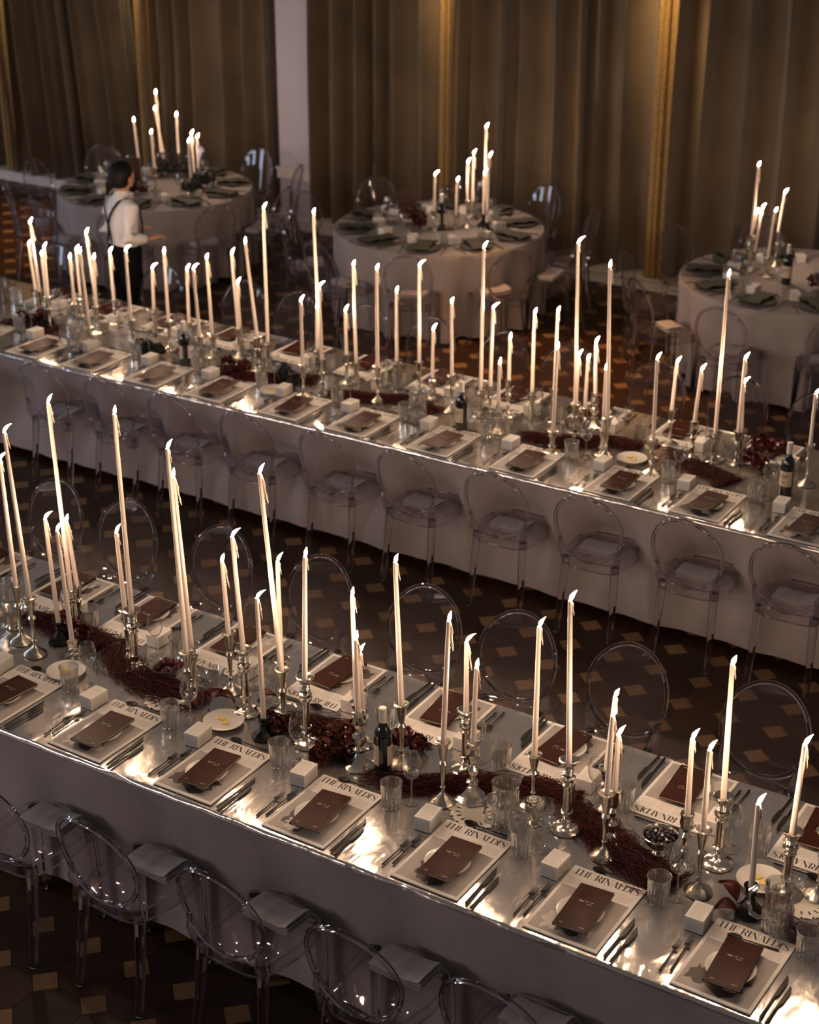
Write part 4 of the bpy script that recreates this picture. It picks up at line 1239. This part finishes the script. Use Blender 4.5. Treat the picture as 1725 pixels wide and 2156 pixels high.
bouquet(-6.08, 8.25, [(0, 0, 0.04, 0.05, 'foliage_dark'), (-0.10, 0.08, 0.045, 0.05, 'foliage_dark')], 'dark foliage bunch on middle table between its left bottles')
bouquet(-8.35, 8.36, [(0, 0, 0.05, 0.05, 'petal_red'), (-0.12, -0.05, 0.045, 0.045, 'petal_red'), (0.12, -0.06, 0.04, 0.04, 'foliage_dark')], 'red flower bunch at the left end of middle table', [(0, -0.04, 0.09), (-0.1, -0.08, 0.08)])
bouquet(-10.44, 12.21, [(0, 0, 0.10, 0.085, 'foliage_dark'), (0.09, 0.05, 0.09, 0.06, 'foliage_dark')], 'dark foliage ball left rear of the left round table')
bouquet(-10.25, 12.32, [(0, 0, 0.10, 0.085, 'foliage_dark'), (0.10, 0.02, 0.09, 0.07, 'foliage_dark')], 'dark foliage ball centre rear of the left round table')
bouquet(-9.75, 11.80, [(0, 0, 0.09, 0.085, 'foliage_dark')], 'dark foliage ball front right on the left round table')
bouquet(-9.80, 12.06, [(0, 0, 0.11, 0.095, 'foliage_dark')], 'dark foliage ball right rear on the left round table')
bouquet(-10.2, 11.64, [(0, 0, 0.05, 0.06, 'petal_red'), (-0.12, 0.02, 0.05, 0.05, 'petal_red')], 'dark red flowers beside the waiter on left round table')
bouquet(-7.60, 12.05, [(0, 0, 0.07, 0.065, 'petal_red'), (0.12, 0.02, 0.06, 0.06, 'petal_red'), (0.20, -0.10, 0.05, 0.05, 'petal_red')], 'dark red flowers on the centre round table')
bouquet(-3.95, 12.06, [(0, 0, 0.07, 0.06, 'petal_red'), (0.08, 0.0, 0.06, 0.05, 'petal_red')], 'dark red flowers on the right round table')

def pitcher(x, y, rz, label): build(PITCHER, 'water_pitcher', label, 'pitcher', (x, y, ZT), rz, 'water pitchers', 1.08)
pitcher(-2.565, 4.775, R(70), 'ribbed glass water pitcher beside the pearl bowl, front table')
pitcher(-1.454, 4.735, R(20), 'ribbed glass water pitcher with handle at front table right end')
pitcher(-7.748, 8.06, R(60), 'glass water pitcher left on the middle table')
pitcher(-5.067, 8.165, R(100), 'glass water pitcher at the centre of the middle table')
def bottle(x, y, rz, label): build(BOTTLE, 'wine_bottle', label, 'bottle', (x, y, ZT), rz, 'wine bottles')
bottle(-3.154, 4.825, R(-32), 'dark wine bottle with white neck foil on the front table')
bottle(-6.916, 8.215, R(-20), 'leftmost dark wine bottle on the middle table')
bottle(-4.782, 8.205, R(5), 'dark wine bottle at the middle of the middle table')
bottle(-2.779, 8.330, R(25), 'rightmost dark wine bottle on the middle table')
bottle(-7.235, 12.03, R(-25), 'dark wine bottle on the centre round table')
bottle(-4.198, 12.10, R(30), 'dark wine bottle on the right round table')

# bowls
def bowl_parts(prof, matname, rib=0.0, n=32):
    g = MB(); g.lathe(prof, n, cap=False, rib=rib, smooth=rib == 0)
    return [('bowl_body', g.mesh('bowl_body', matname))]
SILVER_BOWL = bowl_parts([(0.0, 0.004), (0.030, 0.0), (0.032, 0.006), (0.020, 0.014), (0.034, 0.026), (0.056, 0.050), (0.064, 0.078), (0.070, 0.084), (0.066, 0.085), (0.058, 0.074), (0.048, 0.048), (0.0, 0.030)], 'silver')
CRYSTAL_BOWL = bowl_parts([(0.0, 0.003), (0.035, 0.0), (0.037, 0.006), (0.055, 0.018), (0.074, 0.045), (0.083, 0.062), (0.080, 0.063), (0.068, 0.045), (0.050, 0.022), (0.0, 0.012)], 'cut_glass', 0.05)
COMPOTE = bowl_parts([(0.0, 0.0), (0.034, 0.0), (0.032, 0.006), (0.009, 0.016), (0.007, 0.045), (0.018, 0.055), (0.038, 0.066), (0.042, 0.090), (0.039, 0.090), (0.034, 0.070), (0.0, 0.060)], 'silver')
g = MB(); g.lathe([(0.0, 0.0), (0.010, 0.003), (0.0185, 0.012), (0.021, 0.022), (0.018, 0.033), (0.009, 0.040), (0.004, 0.037), (0.0, 0.036)], 16, cap=False); PLUM_B = g.mesh('flesh', 'plum')
g = MB(); g.tube([(0, 0, 0.036), (0.001, 0, 0.042), (0.003, 0.001, 0.047)], [0.0012, 0.001, 0.0012], 5); PLUM_S = g.mesh('stalk', 'wick')
PLUM = [('flesh', PLUM_B), ('stalk', PLUM_S)]
g = MB(); g.sphere((0, 0, 0.011), 0.011, 10, 8); BERRY = g.mesh('berry', 'berry')
PLACE_WORD = ['front left', 'front right', 'left', 'right', 'rear left', 'rear right', 'top', 'centre']
def bowl(parts, x, y, name, label, grp='serving bowls', scale=None): build(parts, name, label, 'bowl', (x, y, ZT), 0.3, grp, scale)
bowl(CRYSTAL_BOWL, -4.388, 4.965, 'crystal_bowl', 'cut crystal bowl of dark plums on the front table')
def plums(x, y, where, R0=0.038):
    spots = [(-0.028, -0.028, 0.022), (0.022, -0.030, 0.022), (-0.042, 0.008, 0.026), (0.042, 0.006, 0.026), (-0.018, 0.036, 0.026), (0.024, 0.034, 0.026), (0.0, 0.004, 0.052)]
    for k, (dx, dy, dz) in enumerate(spots):
        build(PLUM, 'plum', 'dark red plum, %s of the heap in the %s' % (PLACE_WORD[k], where), 'plum', (x + dx, y + dy, ZT + dz), 0, 'plums in the ' + where, None, (rnd.uniform(-0.5, 0.5), rnd.uniform(-0.5, 0.5), k))
plums(-4.388, 4.965, 'front table crystal bowl')
bowl(CRYSTAL_BOWL, -7.02, 8.30, 'crystal_bowl', 'cut crystal bowl of plums on middle table by the left bottle')
plums(-7.02, 8.30, 'middle table crystal bowl')
bowl(SILVER_BOWL, -1.987, 4.925, 'silver_bowl', 'silver bowl of black berries and pearls, front table')
q = random.Random(3)
lay = [(0.046, 12, 0.062), (0.028, 8, 0.066), (0.009, 3, 0.070)]
cnt = 0
for rad, n, z in lay:
    for k in range(n):
        a = 2 * PI * k / n + rad * 40
        cnt += 1
        tag(link('berry', BERRY, None, (-1.987 + rad * math.cos(a), 4.925 + rad * math.sin(a), ZT + z + q.uniform(-0.003, 0.003))), 'shiny black berry in the silver bowl on the front table', 'berry', 'berries in the silver bowl')
for k, (dx, dy, wd) in enumerate([(-0.02, 0.0, 'left'), (0.012, -0.012, 'middle'), (0.038, -0.03, 'right')]):
    tag(link('pearl', PEARL, None, (-1.987 + dx, 4.925 + dy, ZT + 0.090), (0, 0, 0), 1.1), '%s white pearl resting on the black berries' % wd, 'pearl', 'pearls on the berries')
bowl(COMPOTE, -2.475, 4.850, 'pearl_cup', 'footed silver cup heaped with pearls, front table', scale=1.05)
g = MB()
for k in range(120):
    a = q.random() * 2 * PI; rr = 0.036 * math.sqrt(q.random())
    g.sphere((rr * math.cos(a), rr * math.sin(a), 0.090 + 0.018 * (1 - (rr / 0.037) ** 2) - 0.004 * q.random()), 0.0042, 6, 4)
o = link('pearl_heap', g.mesh('pearl_heap', 'pearl', sharp=0), None, (-2.475, 4.850, ZT)); o['kind'] = 'stuff'
tag(o, 'heap of small white pearls in the footed cup', 'pearls')
bowl(COMPOTE, -4.10, 8.37, 'silver_cup', 'footed silver cup on middle table right of its middle bottle', scale=1.6)
bowl(COMPOTE, -3.61, 8.38, 'silver_cup', 'footed silver cup on middle table behind a butter plate', scale=1.2)
bowl(COMPOTE, -6.52, 8.52, 'silver_cup', 'tall footed silver cup on middle table left part', scale=1.6)
bowl(SILVER_BOWL, -5.29, 4.93, 'silver_bowl', 'dark silver bowl at the left picture edge, front table', scale=1.1)
bowl(CRYSTAL_BOWL, -4.20, 5.03, 'crystal_bowl', 'empty cut crystal dish beside the plum bowl, front table', scale=0.8)
g = MB()
g.lathe([(0.0, 0.004), (0.05, 0.003), (0.054, 0.0), (0.06, 0.0), (0.062, 0.006), (0.078, 0.013), (0.0785, 0.016), (0.064, 0.011), (0.0, 0.009)], 40, cap=False); BPLATE = g.mesh('butter_plate', 'china')
def pat(seed):
    g = MB(); n = 18
    q = random.Random(seed)
    pts = [(0.019 * math.cos(2 * PI * k / n) * (1 + 0.08 * math.sin(6 * PI * k / n)), 0.015 * math.sin(2 * PI * k / n)) for k in range(n)]
    g.prism(pts, 0, 0.006)
    return g.mesh('butter_pat', 'butter')
PAT = pat(2)
for x, y, wh in ((-4.787, 4.745, 'front table leftmost butter plate'), (-3.933, 4.785, 'front table middle butter plate'), (-1.600, 4.955, 'front table right butter plate'),
                 (-3.702, 8.315, 'middle table right butter plate'), (-6.125, 8.12, 'middle table left butter plate')):
    o = link('butter_plate', BPLATE, None, (x, y, ZT), (0, 0, rnd.random()), 1.12)
    t, mm, pl = wh.split(' ', 2)
    tag(o, 'round white %s with two butter pats on the %s table' % (pl, t), 'plate', 'butter plates')
    for k, wd in enumerate(('left', 'right')):
        tag(link('butter_pat', PAT, None, (x - 0.018 + 0.036 * k, y + 0.008 - 0.02 * k, ZT + 0.0105), (0, 0, k)), '%s yellow butter pat on the %s' % (wd, wh), 'butter', 'butter pats')

# lace doilies, loose petals
def doily_mesh(rx, ry):
    g = MB(); n = 64
    ring = lambda f, w_: [(rx * f * math.cos(2 * PI * k / n) * (1 + w_ * math.cos(16 * PI * k / n * 2)), ry * f * math.sin(2 * PI * k / n) * (1 + w_ * math.cos(16 * PI * k / n * 2))) for k in range(n)]
    rings = [ring(0.4, 0), ring(0.55, 0.02), ring(0.75, 0.02), ring(0.90, 0.03), ring(1.0, 0.045)]
    vs = [(0, 0, 0.0015)] + [(x, y, 0.0015) for r_ in rings for x, y in r_]
    fs = [(0, 1 + k, 1 + (k + 1) % n) for k in range(n)]
    for j in range(len(rings) - 1):
        for k in range(n):
            if j in (1, 3) and k % 4 == 0: continue
            k2 = (k + 1) % n
            fs.append((1 + j * n + k, 1 + (j + 1) * n + k, 1 + (j + 1) * n + k2, 1 + j * n + k2))
    g.add(vs, fs, 0, False)
    return g.mesh('lace_doily', 'lace', sharp=0)
DOILY = doily_mesh(0.11, 0.09)
for x, y, rz, lab in ((-1.43, 4.92, 0.3, 'white lace doily behind the right water pitcher, front table'), (-2.70, 4.775, -0.4, 'white lace doily left of the water pitcher, front table'), (-4.25, 4.80, 0.2, 'white lace doily below the plum bowl, front table')):
    tag(link('lace_doily', DOILY, None, (x, y, ZT - 0.0005), (0, 0, rz)), lab, 'doily', 'lace doilies')
def petal_mesh(seed, L=0.075, W=0.028):
    g = MB()
    g.grid(lambda i, j: (W * math.sin(PI * min(1, (j / 8) ** 0.8)) * (i / 4 - 0.5) * 2, L * (j / 8), 0.012 * ((i / 4 - 0.5) * 2) ** 2 + 0.022 * math.sin(PI * j / 8)), 5, 9)
    return g.mesh('petal', 'petal_red', sharp=0)
PETAL = petal_mesh(1)
for x, y, rz, rx, lab in ((-1.63, 4.80, 1.4, 0.5, 'upper glossy dark red petal by the low right candle'), (-1.60, 4.74, 2.2, 0.2, 'lower glossy dark red petal by the low right candle'), (-1.52, 4.80, -0.8, 0.4, 'right glossy dark red petal by the low right candle'),
                          (-4.10, 4.82, 0.9, 0.6, 'dark red petal behind the wine glass, front table left'), (-4.07, 4.86, -0.6, 0.7, 'second dark red petal behind the front table left wine glass'),
                          (-3.99, 4.93, 2.4, 0.5, 'left dark red petal at the silver column foot, front table'), (-3.90, 4.99, -1.2, 0.5, 'right dark red petal at the silver column foot, front table')):
    tag(link('petal', PETAL, None, (x, y, ZT), (rx, 0, rz), 1.25), lab, 'petal', 'loose red petals')

# ------------------------------------------------------------------ round table settings and chairs
g = MB(); g.lathe([(0.0, 0.006), (0.09, 0.005), (0.095, 0.0), (0.10, 0.0), (0.104, 0.007), (0.14, 0.014), (0.141, 0.017), (0.104, 0.012), (0.0, 0.010)], 32, cap=False); CHARGER = g.mesh('charger_plate', 'olive_linen')
g = MB()
for k in range(2):
    def fn(i, j, k=k): return ((i / 8 - 0.5) * (0.17 - 0.05 * math.sin(PI * j / 10)) , (j / 10 - 0.5) * 0.31, 0.004 + k * 0.012 + 0.010 * math.sin(i * 1.5 + j * 0.7) ** 2)
    g.grid(fn, 9, 11)
ONAP = g.mesh('olive_napkin', 'olive_linen', sharp=0)
g = MB(); g.box((0, 0, 0.12), (0.155, 0.012, 0.22)); SIGN = g.mesh('card', 'sign_red', sharp=0)
g = MB(); g.box((0, 0, 0.006), (0.10, 0.05, 0.012)); SIGNF = g.mesh('stand', 'dark_metal', sharp=0)
for t, (c, which) in enumerate(ROUNDS):
    n = 10
    a0 = [0.15, 0.05, 0.25][t]
    seats = []
    for k in range(n):
        a = a0 + 2 * PI * k / n
        x, y = c[0] + 1.10 * math.cos(a), c[1] + 1.10 * math.sin(a)
        near = math.hypot(x, y) < math.hypot(*c)
        seats.append((near, project(x, y, 0.7)[0], a, x, y))
    for near in (True, False):
        sub = sorted(s for s in seats if s[0] == near and in_view(s[3], s[4], 0.7, 30))
        side = 'camera' if near else 'curtain'
        for k, (_, px, a, x, y) in enumerate(sub):
            w_ = '%s from left, %s side of %s round table' % (ordn(k + 1), side, which)
            chair(x, y, a + PI / 2 + rnd.uniform(-0.06, 0.06), 'clear acrylic round-back chair, ' + w_, 'clear chairs at the round tables')
            if near: napkin(x - 0.04 * math.cos(a), y - 0.04 * math.sin(a), a + PI / 2, 'folded grey napkin on chair, ' + w_, 'napkins on the seats', k)
            ca, sa = math.cos(a), math.sin(a)
            P_ = lambda rad, tan: (c[0] + rad * ca - tan * sa, c[1] + rad * sa + tan * ca)
            def put(me, nm, lab, cat, rad, tan, dz=0.0, rr=0.0):
                p = P_(rad, tan)
                if in_view(p[0], p[1], 0.76, 5): tag(link(nm, me, None, (p[0], p[1], ZT + dz), (0, 0, a + PI / 2 + rr)), lab + ', ' + w_, cat, nm.replace('_', ' ') + ' on the round tables')
            put(CHARGER, 'charger_plate', 'grey charger plate', 'plate', 0.70, 0.0)
            put(ONAP, 'olive_napkin', 'dark olive napkin over plate', 'napkin', 0.70, 0.0, 0.015, rnd.uniform(-0.25, 0.25))
            put(FORK_L, 'fork', 'black fork', 'fork', 0.86, -0.17)
            p = P_(0.50, -0.13)
            if in_view(p[0], p[1], 0.76, 5): build(BOX, 'gift_box', 'white printed carton box, ' + w_, 'box', (*p, ZT), a + PI / 2, 'white boxes on the round tables')
            p = P_(0.86, 0.17)
            if in_view(p[0], p[1], 0.76, 5): build(KNIFE_L, 'knife', 'black knife, ' + w_, 'knife', (*p, ZT), a + PI / 2, 'black knives on the round tables')
            p = P_(0.52, 0.14)
            if in_view(p[0], p[1], 0.76, 5): build([('tumbler_glass', TUMBLER)], 'tumbler', 'ribbed glass tumbler, ' + w_, 'tumbler', (*p, ZT), 0, 'tumblers on the round tables')
            p = P_(0.47, 0.05)
            if in_view(p[0], p[1], 0.76, 5): build(WINE, 'wine_glass', 'stemmed wine glass, ' + w_, 'wine glass', (*p, ZT), 0, 'wine glasses on the round tables')
for x, y, which in ((-10.56, 11.93, 'left'), (-7.72, 12.26, 'centre')):
    build([('card', SIGN), ('stand', SIGNF)], 'table_card', 'dark red upright table card on the %s round table' % which, 'sign', (x, y, ZT), YAW, 'upright table cards')

# ------------------------------------------------------------------ waiter standing between the middle table and the left round table
def loft(g, rings, n=20, m=0):
    """rings of (x, y, z, rx, ry), capped"""
    vs = []
    for (x, y, z, rx, ry) in rings:
        for k in range(n):
            a = 2 * PI * k / n
            vs.append((x + rx * math.cos(a), y + ry * math.sin(a), z))
    q = len(rings)
    fs = [(j * n + k, j * n + (k + 1) % n, (j + 1) * n + (k + 1) % n, (j + 1) * n + k) for j in range(q - 1) for k in range(n)]
    fs += [tuple(range(n - 1, -1, -1)), tuple((q - 1) * n + k for k in range(n))]
    g.add(vs, fs, m, True)
def fused(name, g, matname, parent, vox, sm=4):
    o = link(name, g.mesh(name, matname, sharp=0), parent)
    r_ = o.modifiers.new('fuse', 'REMESH'); r_.mode = 'VOXEL'; r_.voxel_size = vox; r_.use_smooth_shade = True
    s_ = o.modifiers.new('smooth', 'SMOOTH'); s_.factor = 0.5; s_.iterations = sm
    return o
person = link('person', None, None, (-8.80, 9.80, 0), (0, 0, R(-22)))
tag(person, 'waiter in white shirt, black suspenders and black trousers beside left round table', 'person')
# body: head, neck, trunk, arms with hands, legs and feet in one surface
b = MB()
loft(b, [(0, 0.0, 0.78, 0.14, 0.10), (0, 0.0, 0.90, 0.145, 0.10), (0, 0.0, 1.02, 0.118, 0.085), (0, 0.0, 1.15, 0.14, 0.095), (0, 0.0, 1.25, 0.15, 0.09), (0, 0.0, 1.30, 0.10, 0.06), (0, 0.005, 1.33, 0.05, 0.05), (0, 0.015, 1.39, 0.046, 0.048)])
HX, HY, HZ = -0.005, 0.030, 1.455
loft(b, [(HX, HY + 0.01, HZ - 0.095, 0.030, 0.035), (HX, HY + 0.012, HZ - 0.075, 0.050, 0.062), (HX, HY + 0.008, HZ - 0.035, 0.066, 0.082), (HX, HY, HZ + 0.015, 0.072, 0.090), (HX, HY - 0.005, HZ + 0.06, 0.066, 0.083), (HX, HY - 0.005, HZ + 0.093, 0.040, 0.05), (HX, HY - 0.005, HZ + 0.102, 0.01, 0.012)])
# face turned to the waiter's right-front: nose, brow, chin, lips, ears
fd = Vector((math.sin(-0.25), math.cos(-0.25), 0)); fr = Vector((fd.y, -fd.x, 0)); hc = Vector((HX, HY, HZ))
b.tube([hc + fd * 0.075 + Vector((0, 0, 0.012)), hc + fd * 0.092 + Vector((0, 0, -0.012)), hc + fd * 0.100 + Vector((0, 0, -0.028)), hc + fd * 0.083 + Vector((0, 0, -0.036))], [0.008, 0.010, 0.013, 0.010], 8)
b.sphere(hc + fd * 0.070 + Vector((0, 0, -0.075)), 0.022, 10, 8)
b.tube([hc + fd * 0.080 + fr * -0.022 + Vector((0, 0, -0.052)), hc + fd * 0.088 + Vector((0, 0, -0.052)), hc + fd * 0.080 + fr * 0.022 + Vector((0, 0, -0.052))], [0.006, 0.009, 0.006], 8)
for s_ in (-1, 1):
    b.sphere(hc + fr * (0.074 * s_) + Vector((0, -0.005, -0.010)), 0.020, 8, 6, sq=(0.5, 0.8, 1.2))
    b.sphere(hc + fd * 0.072 + fr * (0.030 * s_) + Vector((0, 0, 0.010)), 0.014, 8, 6)
def arm(g, s_, el, wr, r0, r1, r2, sh=(0.155, 0.0, 1.255)):
    g.tube([(s_ * sh[0] * 0.7, sh[1], sh[2]), (s_ * sh[0], sh[1], sh[2] - 0.01), Vector((s_ * sh[0], sh[1], sh[2])).lerp(Vector(el), 0.5), el, Vector(el).lerp(Vector(wr), 0.5), wr], [r0 * 0.9, r0, r0 * 0.92, r1, r1 * 0.9, r2], 12)
ELR, WRR = (0.215, -0.085, 1.02), (0.175, 0.115, 0.985)
ELL, WRL = (-0.20, -0.07, 1.02), (-0.10, 0.125, 1.0)
for s_, el, wr in ((1, ELR, WRR), (-1, ELL, WRL)):
    arm(b, s_, el, wr, 0.046, 0.037, 0.026)
    wv = Vector(wr); d = Vector((-0.10 * s_, 0.99, 0.02)).normalized(); side = Vector((d.y, -d.x, 0))
    b.tube([wv - d * 0.01, wv + d * 0.03, wv + d * 0.075, wv + d * 0.092], [0.024, 0.036, 0.040, 0.034], 10, flat=0.5)
    for f, (off, ln) in enumerate([(-0.030, 0.058), (-0.010, 0.074), (0.010, 0.080), (0.030, 0.070)]):
        p0 = wv + d * 0.085 + side * off
        b.tube([p0, p0 + d * ln * 0.45 + Vector((0, 0, 0.002)), p0 + d * ln * 0.78 - Vector((0, 0, 0.014)), p0 + d * ln * 0.90 - Vector((0, 0, 0.030))], [0.0095, 0.0090, 0.0085, 0.0070], 8)
    p0 = wv + d * 0.03 - side * (0.030 * s_)
    b.tube([p0, p0 + d * 0.03 - side * (0.020 * s_) + Vector((0, 0, 0.006)), p0 + d * 0.058 - side * (0.022 * s_) + Vector((0, 0, 0.008))], [0.012, 0.0105, 0.008], 8)
for s_ in (-1, 1):
    b.tube([(s_ * 0.075, 0, 0.82), (s_ * 0.085, 0.005, 0.62), (s_ * 0.088, 0.01, 0.44), (s_ * 0.088, -0.005, 0.28), (s_ * 0.088, -0.01, 0.07)], [0.085, 0.075, 0.052, 0.050, 0.034], 12)
    b.tube([(s_ * 0.088, -0.05, 0.035), (s_ * 0.090, 0.03, 0.035), (s_ * 0.094, 0.13, 0.026), (s_ * 0.095, 0.17, 0.022)], [0.032, 0.036, 0.034, 0.018], 10, flat=0.8)
fused('body', b, 'skin', person, 0.007, 3)
# shirt
g = MB()
loft(g, [(0, 0, 0.90, 0.152, 0.112), (0, 0, 0.95, 0.158, 0.118), (0, -0.004, 1.02, 0.142, 0.108), (0, -0.004, 1.13, 0.158, 0.114), (0, -0.004, 1.22, 0.170, 0.110), (0, -0.002, 1.275, 0.150, 0.085), (0, 0.0, 1.305, 0.095, 0.068), (0, 0.006, 1.33, 0.062, 0.062), (0, 0.010, 1.355, 0.058, 0.060)], 28)
for s_, el, wr in ((1, ELR, WRR), (-1, ELL, WRL)):
    arm(g, s_, el, Vector(el).lerp(Vector(wr), 0.88), 0.064, 0.056, 0.040)
fused('shirt', g, 'shirt', person, 0.011, 5)
g = MB()
loft(g, [(0, 0, 0.965, 0.140, 0.108), (0, 0, 0.945, 0.156, 0.119), (0, 0, 0.88, 0.162, 0.122), (0, 0, 0.78, 0.165, 0.120), (0, 0, 0.72, 0.150, 0.10)], 24)
for s_ in (-1, 1):
    g.tube([(s_ * 0.075, 0, 0.80), (s_ * 0.086, 0.005, 0.62), (s_ * 0.088, 0.01, 0.44), (s_ * 0.088, 0.0, 0.25), (s_ * 0.088, -0.005, 0.06)], [0.095, 0.092, 0.080, 0.074, 0.072], 14)
fused('trousers', g, 'black_cloth', person, 0.012, 4)
g = MB()
for s_ in (-1, 1):
    g.tube([(s_ * 0.088, -0.055, 0.030), (s_ * 0.090, 0.03, 0.034), (s_ * 0.094, 0.13, 0.028), (s_ * 0.095, 0.185, 0.022)], [0.036, 0.042, 0.042, 0.026], 10, flat=0.75)
link('shoes', g.mesh('shoes', 'black_cloth'), person)
# suspenders: Y at the back, two straps over the shoulders and down the front
def strap(pts):
    g.tube(pts, 0.013, 6, flat=0.25, up=(0, 1, 0))
g = MB()
for s_ in (-1, 1):
    strap([(0.0, -0.130, 1.10), (s_ * 0.035, -0.130, 1.17), (s_ * 0.075, -0.115, 1.235), (s_ * 0.098, -0.075, 1.290), (s_ * 0.103, -0.015, 1.312), (s_ * 0.100, 0.055, 1.285), (s_ * 0.092, 0.105, 1.20), (s_ * 0.085, 0.122, 1.08), (s_ * 0.080, 0.124, 0.95)])
    strap([(0.0, -0.130, 1.11), (s_ * 0.010, -0.126, 1.03), (s_ * 0.035, -0.126, 0.955)])
link('suspenders', g.mesh('suspenders', 'black_cloth'), person)
g = MB()
for s_ in (-1, 1): g.tube([(0, 0.075, 1.345), (s_ * 0.02, 0.082, 1.345), (s_ * 0.05, 0.080, 1.345)], [0.008, 0.014, 0.022], 6, flat=0.5)
link('bow_tie', g.mesh('bow_tie', 'black_cloth'), person)
g = MB()
loft(g, [(HX, HY - 0.035, HZ - 0.085, 0.055, 0.045), (HX - 0.004, HY - 0.032, HZ - 0.05, 0.082, 0.076), (HX - 0.006, HY - 0.026, HZ + 0.0, 0.094, 0.092), (HX - 0.004, HY - 0.018, HZ + 0.05, 0.093, 0.100), (HX, HY - 0.012, HZ + 0.092, 0.070, 0.080), (HX, HY - 0.006, HZ + 0.116, 0.034, 0.038), (HX, HY - 0.006, HZ + 0.124, 0.006, 0.006)], 20)
g.sphere((HX - 0.035, HY - 0.105, HZ - 0.060), 0.036, 12, 8)
g.tube([(HX - 0.030, HY - 0.10, HZ - 0.07), (HX - 0.05, HY - 0.118, HZ - 0.11), (HX - 0.052, HY - 0.118, HZ - 0.15)], [0.026, 0.020, 0.006], 8)
fused('hair', g, 'hair', person, 0.009, 4)
